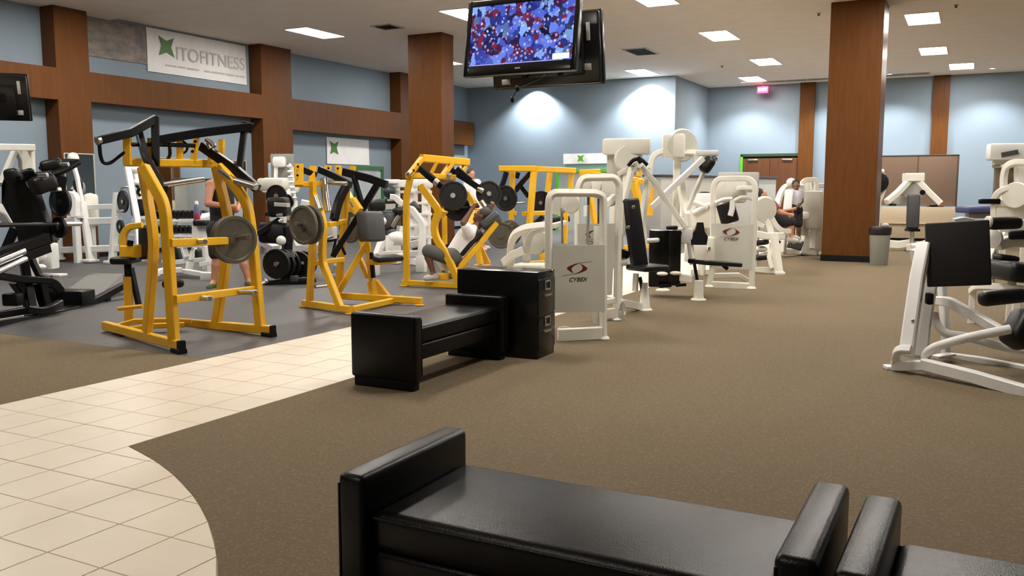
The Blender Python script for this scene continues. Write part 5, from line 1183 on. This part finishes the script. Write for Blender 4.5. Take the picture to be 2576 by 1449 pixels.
# white flat bench in front of the dumbbell rack
OY = (-11.4, 11.2, 0)
r = thing('utility_bench', 'white framed bench with black seat left of the man in the tank top', 'bench', OY)
B(r, 'base_rail', WHC, [(0.216,-1.767,0.117),(0.202,-1.544,0.139),(0.263,-1.287,0.127)], .09, .09)
B(r, 'base_rail', WHC, [(0.004,-1.199,0.101),(0.364,-1.238,0.099),(0.793,-1.245,0.070)], .08, .08)
BX(r, 'foot', WHC, (0.851,-1.274,0.048), (.22, .14, .14), .2, .02)
BX(r, 'foot', WHC, (0.275,-1.792,0.121), (.12, .1, .1), .2, .02)
B(r, 'cross_bar', WHC, [(-0.083,-1.116,0.220),(0.183,-1.029,0.252),(0.460,-0.938,0.278)], .08, .08)
B(r, 'upright', WHC, [(0.303,-1.156,0.097),(0.314,-1.131,0.251)], .11, .1)
B(r, 'upright', WHC, [(0.520,-0.993,0.489),(0.550,-1.004,0.279),(0.586,-1.012,0.069)], .10, .1)
B(r, 'upright', WHC, [(0.036,-1.019,0.490),(0.182,-1.080,0.299)], .09, .09)
B(r, 'brace', WHC, [(0.207,-0.931,0.476),(0.235,-1.058,0.256)], .07, .07)
B(r, 'seat_rail', WHC, [(-0.021,-1.049,0.490),(0.246,-1.019,0.517),(0.525,-0.988,0.510)], .09, .08)
PD(r, 'black_pad', VIN, (-0.250,-0.962,0.326), (-0.136,-0.900,0.347), .3, .3, (0, 0, 1), .05)
PD(r, 'black_pad', VIN, (0.110,-0.886,0.340), (0.238,-0.819,0.340), .3, .2, (0, 0, 1), .05)
B(r, 'lever', WHC, [(0.544,-1.129,0.217),(0.767,-1.121,0.253)], .07, .07)
OY = (-11.2, 11.9, 0)
r = thing('preacher_bench', 'white bench with tapered white column and black top pad behind the tank top man', 'bench', OY)
MB().prism([(-0.657,-0.914,0.809), (-0.482,-0.823,0.801), (-0.416,-0.817,0.582), (-0.652,-0.940,0.582)], (.05, .1, 0)).build('column', WHC, r, 0)
B(r, 'post', WHC, [(-0.692,-0.928,0.839),(-0.677,-0.974,0.416)], .12, .12)
q = (-0.531,-0.877,0.582)
B(r, 'post', WHC, [q, (q[0], q[1], .02)], .14, .12)
PD(r, 'arm_pad', VIN, (-0.665,-0.916,0.824), (-0.400,-0.889,0.835), .3, .1, (0, 0, 1), .03)
B(r, 'top_shelf', WHC, [(-0.988,-0.968,0.850),(-0.680,-0.918,0.869)], .2, .06)
MB().prism([(-0.576,-0.975,0.888), (-0.619,-0.871,0.990), (-0.466,-0.788,1.012), (-0.380,-0.863,0.963), (-0.422,-0.895,0.880)], (.04, .1, 0)).build('white_cushion', WTS, r, 0)
q = (-0.606,-0.990,0.888)
t = thing('sport_bottle', 'blue and red drink bottle standing on the white bench shelf', 'bottle', tuple(Vector(OY) + Vector(q)))
MB().lathe((0, 0, 0), (0, 0, 1), [(.05, 0), (.055, .01), (.055, .10)], 16).build('lower_body', mat('red_plastic', (.42, .04, .07), .4), t)
MB().lathe((0, 0, .10), (0, 0, 1), [(.055, 0), (.05, .1), (.03, .16)], 16).build('upper_body', mat('blue_plastic', (.12, .13, .26), .4), t)
MB().lathe((0, 0, .26), (0, 0, 1), [(.032, 0), (.032, .04), (.015, .06)], 14).build('cap', WHC, t)

# ------------------------------------------------------------ black weight tree and cable column
OY = (-9.2, 10.4, 0)
r = thing('chest_supported_row', 'black row machine loaded with big black plates, between the two left yellow machines', 'gym machine', OY)
B(r, 'main_post', BLK, [(0.013,-0.172,0.835),(0.029,-0.178,0.724),(0.033,-0.209,0.468)], .13, .13)
B(r, 'base_rail', BLK, [(-0.066,-0.660,0.008),(0.174,-0.417,0.043),(0.479,-0.144,0.046)], .1, .08)
CY(r, 'bar_end', CHR, (-0.054,-0.710,0.013), (0.000,-0.620,0.054), .03)
MB().ball((-0.010,-0.625,0.056), .045, 12).build('end_knob', CHR, r)
B(r, 'foot_bar', BLK, [(0.196,-0.411,0.005),(0.574,-0.206,0.060)], .06, .06)
B(r, 'lever_bar', BLK, [(-0.317,-0.471,0.740),(-0.226,-0.296,0.846),(-0.162,-0.137,0.943)], .08, .08)
PD(r, 'chest_pad', VIN, (-0.199,-0.162,0.898), (-0.193,-0.199,0.584), .5, .25, (0.378,-0.909,0.174), .06)
PD(r, 'arm_pad', VIN, (-0.312,-0.191,1.134), (-0.042,-0.048,1.145), .35, .3, (0, 0, 1), .06)
B(r, 'top_plate', LGR, [(-0.154,-0.216,1.181),(0.016,-0.129,1.170)], .2, .06)
B(r, 'rack_bar', WHC, [(-0.341,-0.196,1.210),(-0.117,-0.076,1.229)], .08, .05)
CY(r, 'pin', CHR, (-0.065,-0.304,1.017), (0.018,-0.259,1.025), .03)
CY(r, 'pin', CHR, (-0.031,-0.297,0.928), (0.022,-0.267,0.950), .03)
MB().ball((0.084,-0.387,0.647), .075, 12).build('white_knob', WHC, r)
B(r, 'white_frame', WHC, [(-0.867,0.131,0.593),(-0.637,0.159,0.762)], .1, .1)
B(r, 'white_frame', WHC, [(-0.732,0.086,0.576),(-0.399,0.021,0.485)], .14, .1)
B(r, 'white_frame', WHC, [(-0.868,0.108,0.418),(-0.631,0.122,0.448)], .12, .1)
B(r, 'white_leg', WHC, [(-0.752,0.076,0.576),(-0.754,0.053,0.401)], .1, .1)
nn = (0.182,-0.983,0.000)
CY(r, 'axle', STL, (0.113,-0.528,0.315), (0.100,0.140,0.264), .03)
for k_, (c, rr, lb) in enumerate((((0.078,-0.490,0.305), .225, 'outermost big black plate on the black row machine, left'), ((0.077,-0.379,0.297), .225, 'second big black plate from the left on the black row machine'), ((0.087,-0.261,0.288), .22, 'third big black plate of the black row machine, light print on its edge'), ((0.202,-0.145,0.278), .2, 'black plate right of the gap on the black row machine'), ((0.180,0.013,0.271), .2, 'rightmost black plate on the black row machine'))):
    plate(OY, c, nn, rr, BIR, lb, 'black plates on the low axle', .06)
for k_, (c, lb) in enumerate((((-0.291,-0.044,1.307), 'black round plate stored upright above the black row machine'), ((-0.190,0.054,1.216), 'dark plate beside the upright one above the black row machine'))):
    plate(OY, c, (0.301,-0.954,0.000), .17 if k_ == 0 else .12, BIR, lb)
B(r, 'plate_shelf', BLK, [(-0.398,-0.135,1.030),(-0.156,-0.008,1.041)], .3, .05)
PD(r, 'small_pad', VIN, (-0.380,-0.120,1.075), (-0.178,-0.015,1.075), .25, .15, (0, 0, 1), .05)
MB().prism([(0.187,-0.468,0.478), (0.283,-0.360,0.486), (0.311,-0.355,0.409), (0.220,-0.461,0.402)], (0, .02, 0)).build('print_strip', mat('faded_print', (.05, .05, .048), .5), r, 0)
B(r, 'collar', STL, [(0.209,-0.252,0.298),(0.299,-0.091,0.306)], .05, .05)
BX(r, 'base_block', DGR, (0.289,-0.352,0.082), (.12, .1, .1), .3, .02)
OY = (-10.6, 14.2, 0)
r = thing('cable_column', 'white and chrome cable column with grey panel beside the brown pilaster', 'gym machine', OY)
BX(r, 'grey_panel', mat('panel_grey', (.24, .235, .21), .4), (-1.271,-1.062,1.706), (.46, .06, .75), .4, .02)
BX(r, 'top_cap', WHC, (-1.266,-1.145,1.925), (.24, .2, .2), .4, .05)
B(r, 'column', WHC, [(-1.318,-1.181,1.859),(-1.312,-1.238,1.385)], .06, .06)
B(r, 'chain_column', STL, [(-0.965,-1.220,1.886),(-0.898,-1.229,1.538),(-0.841,-1.244,1.190)], .07, .07)
B(r, 'chain_column', WHC, [(-0.913,-1.201,1.821),(-0.861,-1.252,1.212)], .06, .06)
for k_ in range(7):
    p0 = Vector((-0.895,-1.298,1.884)); p1 = Vector((-0.772,-1.322,1.191)); MB().ball(tuple(p0 + (p1-p0)*(k_+.5)/7), .06, 8, (1, 1, .5)).build('selector_stop', WHC, r)
BX(r, 'lower_bracket', WHC, (-1.159,-1.260,1.473), (.7, .3, .3), .4, .08)
B(r, 'arm', WHC, [(-0.859,-1.453,1.408),(-0.830,-1.462,1.214)], .14, .12)
q = (-1.219,-1.178,1.474)
B(r, 'post', WHC, [q, (q[0], q[1], 0)], .14, .14)
q = (-0.841,-1.244,1.190)
B(r, 'post', WHC, [q, (q[0], q[1], 0)], .1, .1)
B(r, 'base_rail', WHC, [(q[0]-.9, q[1]+.2, .05), (q[0]+.3, q[1]-.1, .05)], .12, .1)
BX(r, 'housing', PNL, (-0.578,-2.090,1.493), (.5, .3, .22), .3, .05)

# chrome and white frames behind the second yellow machine
OY = (-9, 13, 0)
r = thing('incline_press_bench', 'white incline press bench partly hidden behind the second yellow machine', 'bench', OY)
B(r, 'uprights', WHC, [(-0.888,-1.618,1.188),(-0.755,-1.552,1.157)], .12, .1)
B(r, 'frame', WHC, [(-0.876,-1.905,0.666),(-0.800,-1.893,0.449),(-0.607,-1.789,0.473)], .14, .12)
BX(r, 'white_shroud', WHC, (-0.782,-1.768,0.467), (.55, .3, .25), .2, .06)
B(r, 'frame', WHC, [(-0.483,-1.822,0.600),(-0.377,-1.764,0.624),(-0.186,-1.660,0.654)], .09, .09)
B(r, 'frame', WHC, [(-0.475,-1.836,0.456),(-0.305,-1.745,0.480)], .09, .09)
BX(r, 'grey_column', LGR, (-0.164,-1.789,0.439), (.18, .18, .75), .2, .03)
B(r, 'base_rail', WHC, [(-0.294,-1.767,0.252),(0.061,-1.815,0.204)], .09, .08)
B(r, 'leg', WHC, [(-0.145,-1.661,0.480),(-0.163,-1.705,0.204)], .1, .1)
B(r, 'strap', BLK, [(-0.104,-1.967,0.582),(0.031,-1.894,0.605),(-0.008,-1.948,0.336)], .05, .04)
CY(r, 'bar_end', CHR, (-0.171,-1.884,0.617), (-0.063,-1.821,0.664), .035)
q = (-0.826,-1.895,0.546)
B(r, 'leg', WHC, [q, (q[0], q[1], 0)], .12, .12)
q = (-0.822,-1.585,1.170)
B(r, 'post', WHC, [q, (q[0], q[1], 0)], .1, .1)

# ------------------------------------------------------------ white seated machine and ladder rack before the column
OY = (-8.6, 13.2, 0)
r = thing('seated_press_machine', 'white machine with black pads and a white label, left of the incline press', 'gym machine', OY)
MB().prism([(-0.191,-1.034,1.057), (-0.202,-1.027,1.159), (-0.179,-1.004,1.242), (-0.112,-0.965,1.278), (-0.046,-0.935,1.242), (-0.009,-0.928,1.147), (-0.010,-0.940,1.051)], (-.03, .1, 0)).build('back_pad', VIN, r, 0)
MB().prism([(-0.174,-1.035,1.159), (-0.011,-0.949,1.165), (-0.015,-0.963,1.069), (-0.169,-1.044,1.064)], (-.002, .01, 0)).build('placard', mat('placard_white', (.55, .55, .52), .5), r, 0)
MB().prism([(-0.141,-1.007,1.242), (-0.045,-0.957,1.242), (-0.049,-0.963,1.207), (-0.134,-1.008,1.207)], (-.002, .01, 0)).build('badge', LGR, r, 0)
B(r, 'curved_top', WHC, [(-0.107,-0.962,1.278),(-0.037,-0.926,1.272),(0.092,-0.876,1.141)], .1, .1, .15)
PD(r, 'arm_pad', VIN, (-0.311,-1.317,1.115), (-0.131,-1.103,1.160), .25, .2, (0, 0, 1), .06)
PD(r, 'arm_pad', VIN, (0.024,-1.040,1.018), (0.134,-0.864,1.063), .25, .13, (0, 0, 1), .05)
PD(r, 'seat_block', GVN, (-0.119,-1.002,1.015), (-0.093,-1.028,0.705), .35, .3, (0.824,-0.566,0.000), .06)
B(r, 'link', STL, [(0.063,-1.163,0.785),(0.129,-1.111,0.927),(0.159,-1.091,0.962)], .09, .06)
PD(r, 'foot_roller', GVN, (-0.014,-1.220,0.656), (0.130,-1.137,0.715), .14, .12, (0, 0, 1), .05)
for u in ((-0.138,-1.372,0.860), (-0.024,-1.310,0.883)): MB().ball(u, .07, 12).build('knob', WHC, r)
MB().ball((0.126,-1.155,0.597), .15, 14, (1.2, 1, .8)).build('cam_cover', WHC, r)
B(r, 'link_arm', WHC, [(0.139,-1.154,0.550),(0.219,-1.002,0.520)], .12, .12)
B(r, 'post', WHC, [(0.142,-1.008,0.793),(0.131,-1.039,0.591)], .12, .12)
B(r, 'leg', WHC, [(0.009,-1.323,0.643),(-0.014,-1.487,0.341)], .12, .1)
B(r, 'leg', WHC, [(0.036,-1.311,0.626),(0.071,-1.327,0.357)], .1, .1)
B(r, 'leg', WHC, [(0.134,-1.269,0.556),(0.100,-1.306,0.404)], .07, .07)
B(r, 'base_rail', WHC, [(-0.064,-1.517,0.318),(0.093,-1.317,0.351),(0.286,-1.103,0.344)], .09, .1)
for q in ((-0.059,-1.514,0.318), (0.297,-0.651,0.284)): BX(r, 'foot', WHC, (q[0], q[1], max(q[2], .1)/2), (.16, .14, max(q[2], .1)), .2, .01)
BX(r, 'foot', WHC, (0.356,-1.298,0.312), (.14, .12, .1), .2, .02)
B(r, 'side_frame', WHC, [(0.046,-0.683,1.058),(0.105,-0.651,1.070),(0.279,-0.591,0.828),(0.297,-0.598,0.695),(0.298,-0.652,0.272)], .13, .12, .15)
B(r, 'side_rail', WHC, [(-0.019,-0.569,0.440),(0.286,-0.629,0.502)], .14, .12)
B(r, 'side_rail', WHC, [(-0.012,-0.584,0.293),(0.307,-0.643,0.308)], .12, .12)
PD(r, 'edge_pad', GVN, (-0.009,-0.468,1.188), (0.103,-0.429,1.035), .12, .12, (0.557,-0.830,0.000), .04)
OY = (-9, 14.6, 0)
r = thing('barbell_ladder_rack', 'white ladder rack of rungs in front of the left brown column', 'rack', OY)
for a in ((-0.169,-0.987,1.487), (0.205,-1.129,1.511), (-0.572,-0.969,1.501)):
    B(r, 'post', WHC, [a, (a[0], a[1], .02)], .15, .12)
B(r, 'top_rail', WHC, [(-0.702,-1.036,1.507),(-0.257,-1.031,1.506)], .12, .14)
BX(r, 'top_cap', WHC, (-0.598,-1.090,1.546), (.32, .2, .08), .3, .02)
BX(r, 'top_cap', WHC, (0.154,-1.156,1.508), (.34, .2, .16), .3, .03)
for z0 in (((-0.588,-0.996,1.355), (0.343,-1.190,1.358)), ((-0.227,-1.061,1.144), (0.347,-1.213,1.160)), ((-0.193,-1.069,0.940), (0.363,-1.230,0.962)), ((-0.182,-1.091,0.729), (0.374,-1.251,0.759)), ((-0.170,-1.112,0.513), (0.391,-1.269,0.548))):
    B(r, 'rung', WHC, [z0[0], z0[1]], .07, .05)
B(r, 'rail_base', WHC, [((-0.169,-0.987,1.487)[0], (-0.169,-0.987,1.487)[1], .06), ((0.205,-1.129,1.511)[0], (0.205,-1.129,1.511)[1], .06)], .12, .12)
MB().ball((-0.552,-1.204,1.356), .12, 12).build('bar_end_disc', mat('teal_black', (.012, .025, .03), .4), r)
MB().cyl((0.029,-1.362,0.408), (0.200,-1.271,0.421), .1).build('lower_roller', GVN, r)
# ------------------------------------------------------------ people
def skin_body(name, m, caps, parent, vox=.012, smooth=4, extra=None):
    """one continuous surface grown over tapered limbs"""
    mb = MB()
    for (p0, p1, r0, r1) in caps:
        p0 = Vector(p0); p1 = Vector(p1); d = p1-p0; L = max(d.length, 1e-4); prof = []
        for k in range(1, 7): a = PI/2*k/6; prof.append((r0*math.sin(a), -r0*math.cos(a)))
        for k in range(0, 6): a = PI/2*k/6; prof.append((r1*math.cos(a), L + r1*math.sin(a)))
        mb.lathe(p0, d if d.length > 1e-4 else (0, 0, 1), prof, 16)
    if extra: extra(mb)
    me = bpy.data.meshes.new('tmp'); me.from_pydata(mb.v, [], mb.f); me.update()
    bm = bmesh.new(); bm.from_mesh(me); bmesh.ops.recalc_face_normals(bm, faces=bm.faces); bm.to_mesh(me); bm.free()
    o = bpy.data.objects.new('tmp', me); COL.objects.link(o)
    r = o.modifiers.new('r', 'REMESH'); r.mode = 'VOXEL'; r.voxel_size = vox
    s = o.modifiers.new('s', 'SMOOTH'); s.factor = .5; s.iterations = smooth
    bpy.context.view_layer.update()
    me2 = bpy.data.meshes.new_from_object(o.evaluated_get(bpy.context.evaluated_depsgraph_get())); bpy.data.objects.remove(o)
    me2.name = name; me2.materials.clear(); me2.materials.append(m)
    for p in me2.polygons: p.use_smooth = True
    q = bpy.data.objects.new(name, me2); COL.objects.link(q); q.parent = parent; return q
def person(loc, label, J, skin, hair, face, clothes, shoes, vox=.012, sc=1.0, hairlen=.0):
    """J: joints in local coordinates (dict); face: facing direction"""
    t = thing('person', label, 'person', loc)
    V = {k: Vector(v) for k, v in J.items()}
    f = Vector(face).normalized(); h = V['head']; up = (h - V['neck']).normalized(); sd = f.cross(up).normalized(); f = up.cross(sd)
    caps = []
    def c(a, b, r0, r1): caps.append((V[a] if isinstance(a, str) else a, V[b] if isinstance(b, str) else b, r0*sc, r1*sc))
    c('pelvis', 'chest', .125, .14); c('chest', 'neck', .12, .06); c('neck', 'head', .055, .055)
    for s in 'LR':
        c('sh'+s, 'chest', .065, .11); c('neck', 'sh'+s, .05, .062)
        c('sh'+s, 'el'+s, .058, .043); c('el'+s, 'wr'+s, .043, .028)
        c('pelvis', 'hip'+s, .11, .095); c('hip'+s, 'kn'+s, .088, .056); c('kn'+s, 'an'+s, .055, .036)
        mid = V['kn'+s] + (V['an'+s]-V['kn'+s])*.3; c(mid, mid + (V['an'+s]-V['kn'+s])*.15, .058, .05)
        toe = V['toe'+s]; c('an'+s, toe, .04, .032)
        # hand: palm, four fingers and a thumb that closes on what it holds
        w = V['wr'+s]; dr = (w - V['el'+s]).normalized(); pl = V.get('palm'+s, dr.cross(up).normalized()); pl = (pl - dr*pl.dot(dr)).normalized(); sx = dr.cross(pl)
        pc = w + dr*.085*sc
        caps.append((w, pc, .026*sc, .030*sc))
        for k in range(4):
            o = sx*((k-1.5)*.019*sc); fl = (.040, .046, .043, .033)[k]*sc
            a = pc + o; b = a + (dr*.75+pl*.66).normalized()*fl; d = b + (pl*.85-dr*.5).normalized()*fl*.8
            caps.append((w + o*.6 + dr*.03, a, .012*sc, .0105*sc)); caps.append((a, b, .0100*sc, .0092*sc)); caps.append((b, d, .0092*sc, .0078*sc))
        a = w + dr*.03*sc + sx*.024*sc; b = a + (sx*.7+dr*.5+pl*.5).normalized()*.04*sc; d = b + (dr*.3+pl*.9).normalized()*.032*sc
        caps.append((a, b, .013*sc, .0105*sc)); caps.append((b, d, .0105*sc, .009*sc))
    R3 = Matrix((sd, f, up)).transposed()
    def headshape(mb):
        mb.ball(h + up*.015*sc, .1*sc, 18, (.78, .96, 1.12), R3)                       # skull
        mb.ball(h - up*.06*sc + f*.035*sc, .062*sc, 14, (.85, 1, .85), R3)             # jaw
        mb.ball(h - up*.012*sc + f*.098*sc, .017*sc, 10, (.8, 1.1, 1.5), R3)           # nose
        for q in (-1, 1): mb.ball(h + sd*q*.078*sc - up*.005*sc, .026*sc, 10, (.45, .8, 1.25), R3)   # ears
        mb.ball(h + up*.03*sc + f*.086*sc, .02*sc, 10, (2.6, .5, .5), R3)              # brow
    b = skin_body('body', skin, caps, t, vox, 3, headshape)
    for q in (-1, 1):
        e = MB().ball(h + sd*q*.032*sc + f*.084*sc + up*.012*sc, .0125*sc, 10).build('eye', mat('eye_white', (.8, .78, .75), .3), b)
        MB().ball(h + sd*q*.032*sc + f*.0935*sc + up*.012*sc, .006*sc, 8).build('pupil', mat('eye_dark', (.02, .012, .008), .3), b)
    MB().ball(h - up*.055*sc + f*.091*sc, .012*sc, 10, (2.1, .6, .6), R3).build('mouth', mat('lips', (.28, .10, .08), .5), b)
    hm = MB(); hm.ball(h + up*.035*sc - f*.014*sc, .104*sc, 18, (.82, .95, 1.06), R3)
    if hairlen: hm.ball(h - up*.03*sc - f*.055*sc, .075*sc, 14, (1, .8, 1.2 + hairlen), R3)
    hm.build('hair', hair, t)
    for (nm, m, cl, rad) in clothes:
        cc = []
        for (a, bb, r0, r1) in cl:
            A = V[a] if isinstance(a, str) else V[a[0]] + (V[a[1]]-V[a[0]])*a[2]; Bv = V[bb] if isinstance(bb, str) else V[bb[0]] + (V[bb[1]]-V[bb[0]])*bb[2]
            cc.append((A, Bv, r0*sc, r1*sc))
        skin_body(nm, m, cc, t, .012, 3)
    for s in 'LR':
        a = V['an'+s]; toe = V['toe'+s]; d = toe - a; d.z = 0; d.normalize(); a0 = Vector((a.x, a.y, min(toe.z, a.z)+.0))
        sh = skin_body('shoe', shoes, [(a0 - d*.035*sc + Vector((0, 0, .015)), toe + d*.03*sc, .05*sc, .042*sc), (a0 - d*.03*sc, a + Vector((0, 0, -.02)), .048*sc, .045*sc)], t, .01, 2)
    return t
TANK = mat('black_knit', (.012, .011, .012), .8, bump=.2, bscale=60)
GRYS = mat('grey_shorts', (.10, .10, .095), .8, bump=.2, bscale=50)
REDS = mat('maroon_shirt', (.26, .05, .06), .8, bump=.2, bscale=50)
BLUP = mat('blue_track_pants', (.035, .06, .24), .7, bump=.2, bscale=50)
GSH = mat('grey_white_shirt', (.55, .54, .60), .8, bump=.2, bscale=50)
SH1 = mat('black_green_shoe', (.06, .09, .03), .6); SH2 = mat('pale_shoe', (.55, .55, .52), .6); SH3 = mat('red_white_shoe', (.62, .22, .18), .6, col2=(.75, .75, .75), nscale=9)
torso = lambda: [('pelvis', 'chest', .145, .158), ('chest', ('chest', 'neck', .55), .15, .09)]
tee = lambda: torso() + [('sh'+s, 'chest', .083, .125) for s in 'LR'] + [('sh'+s, ('sh'+s, 'el'+s, .55), .078, .072) for s in 'LR'] + [(('neck', 'sh'+s, .5), 'sh'+s, .062, .078) for s in 'LR']
tanktop = lambda: torso() + [(('neck', 'sh'+s, .45), 'chest', .058, .12) for s in 'LR']
shorts = lambda k=.85: [('pelvis', 'pelvis', .15, .15)] + [('pelvis', 'hip'+s, .14, .125) for s in 'LR'] + [('hip'+s, ('hip'+s, 'kn'+s, k), .118, .095) for s in 'LR']
# man in black tank top, standing behind the near yellow machine
OY = (-9.6, 9.45, 0)
J = dict(pelvis=(-0.116,-0.006,0.866), chest=(-0.148,0.040,1.361), neck=(-0.134,0.075,1.569), head=(-0.094,0.090,1.704),
 shL=(-0.093,0.253,1.469), elL=(0.028,0.228,1.215), wrL=(0.149,0.054,1.140), shR=(-0.186,-0.136,1.468), elR=(-0.087,-0.289,1.201), wrR=(0.215,-0.192,1.167),
 hipL=(-0.099,0.109,0.811), knL=(0.120,0.117,0.417), anL=(0.235,0.132,0.064), toeL=(0.373,0.027,0.016), hipR=(-0.114,-0.124,0.820), knR=(-0.055,-0.200,0.432), anR=(-0.106,-0.216,0.073), toeR=(-0.032,-0.356,0.004))
person(OY, 'muscular man in black tank top and shorts standing behind the near yellow machine', J, SKL, HAI, (.8, -.6, -.12),
 [('tank_top', TANK, tanktop(), 0), ('shorts', TANK, shorts(), 0)], SH1, .011, 1.16)
# man in white shirt reclining on the incline press
OY = (-6.9, 11.0, 0)
J = dict(pelvis=(0.272,-0.110,0.443), chest=(0.421,0.002,0.714), neck=(0.515,0.106,0.881), head=(0.564,0.171,1.005),
 shR=(0.548,-0.148,0.800), elR=(0.512,-0.263,0.938), wrR=(0.579,-0.148,1.115), shL=(0.437,0.285,0.820), elL=(0.533,0.375,0.954), wrL=(0.579,0.418,1.103),
 hipR=(0.302,-0.243,0.439), knR=(0.012,-0.461,0.538), anR=(0.092,-0.405,0.209), toeR=(0.058,-0.487,0.149), hipL=(0.195,0.016,0.409), knL=(-0.073,-0.060,0.465), anL=(0.053,-0.026,0.220), toeL=(0.037,-0.100,0.155))
person(OY, 'man in white shirt and grey shorts reclining on the yellow press, arms raised', J, SKD, HAI, (-.75, -.25, .6),
 [('shirt', WTS, tee(), 0), ('shorts', GRYS, shorts(.9), 0), ('sock', WTS, [(('knL', 'anL', .35), 'anL', .062, .05)], 0)], SH2, .011, 1.06)
# man far behind between the machines
OY = (-9.0, 17.8, 0)
J = dict(pelvis=(-1.117,-0.189,0.896), chest=(-1.222,-0.177,1.418), neck=(-1.260,-0.173,1.608), head=(-1.277,-0.165,1.738),
 shL=(-1.187,-0.028,1.553), elL=(-1.130,-0.034,1.275), wrL=(-1.055,-0.136,1.054), shR=(-1.298,-0.314,1.544), elR=(-1.312,-0.356,1.276), wrR=(-1.181,-0.427,1.073),
 hipL=(-1.107,-0.077,0.845), knL=(-1.059,-0.100,0.464), anL=(-1.027,-0.127,0.129), toeL=(-0.855,-0.158,0.065), hipR=(-1.114,-0.307,0.851), knR=(-1.044,-0.321,0.457), anR=(-0.995,-0.282,0.115), toeR=(-0.843,-0.326,0.035))
person(OY, 'man with short brown hair in white shirt and blue pants far behind the plates', J, SKL, mat('brown_hair', (.05, .028, .018), .6), (.8, -.3, 0),
 [('shirt', WTS, tee(), 0), ('pants', BLUP, shorts(1.0) + [('kn'+s, 'an'+s, .09, .075) for s in 'LR'], 0)], SH3, .014, 1.05)
# seated person in dark red
OY = (-2.8, 15.6, 0)
J = dict(pelvis=(-0.200,0.023,0.878), chest=(-0.317,-0.011,1.089), neck=(-0.400,-0.038,1.221), head=(-0.458,-0.057,1.307),
 shL=(-0.268,-0.203,1.172), elL=(-0.111,-0.197,1.017), wrL=(0.022,-0.188,0.990), shR=(-0.410,0.177,1.165), elR=(-0.256,0.293,1.003), wrR=(-0.045,0.352,1.045),
 hipL=(-0.167,-0.075,0.869), knL=(0.063,-0.071,0.846), anL=(0.076,-0.097,0.586), toeL=(0.146,-0.124,0.537), hipR=(-0.217,0.183,0.873), knR=(-0.011,0.345,0.851), anR=(0.014,0.325,0.590), toeR=(0.097,0.306,0.553))
person(OY, 'dark-haired person in a maroon shirt leaning on the white machine by the door', J, SKL, HAI, (.75, .3, -.2),
 [('shirt', REDS, tee(), 0), ('shorts', TANK, shorts(.95), 0)], SH2, .013, .95, .2)
# person with grey-white shirt and towel beyond
OY = (-3.2, 17.6, 0)
J = dict(pelvis=(0.029,0.676,1.014), chest=(0.030,0.707,1.251), neck=(0.026,0.721,1.381), head=(0.032,0.736,1.477),
 shL=(0.103,0.870,1.342), elL=(0.158,0.762,1.159), wrL=(0.117,0.500,1.057), shR=(-0.058,0.559,1.343), elR=(-0.064,0.419,1.162), wrR=(0.002,0.323,1.029),
 hipL=(0.067,0.806,0.989), knL=(0.121,0.682,0.686), anL=(0.131,0.767,0.420), toeL=(0.189,0.564,0.371), hipR=(0.007,0.548,0.994), knR=(0.055,0.421,0.694), anR=(0.064,0.506,0.431), toeR=(0.110,0.296,0.375))
person(OY, 'person in a pale grey shirt standing behind the far white machine', J, SKD, HAI, (.4, -.9, 0),
 [('shirt', GSH, tee(), 0), ('shorts', TANK, shorts(.9), 0)], SH2, .014, .92)
MB().pad((-0.014,0.304,1.389), (-0.017,0.194,0.986), .16, .05, (0.345,-0.938,0.000), .02).build('towel', WTS, COL.objects[-1] if False else None)
tw = bpy.data.objects['towel']; tw.location = OY; tag(tw, 'white towel hanging beside the person in pale grey', 'towel')
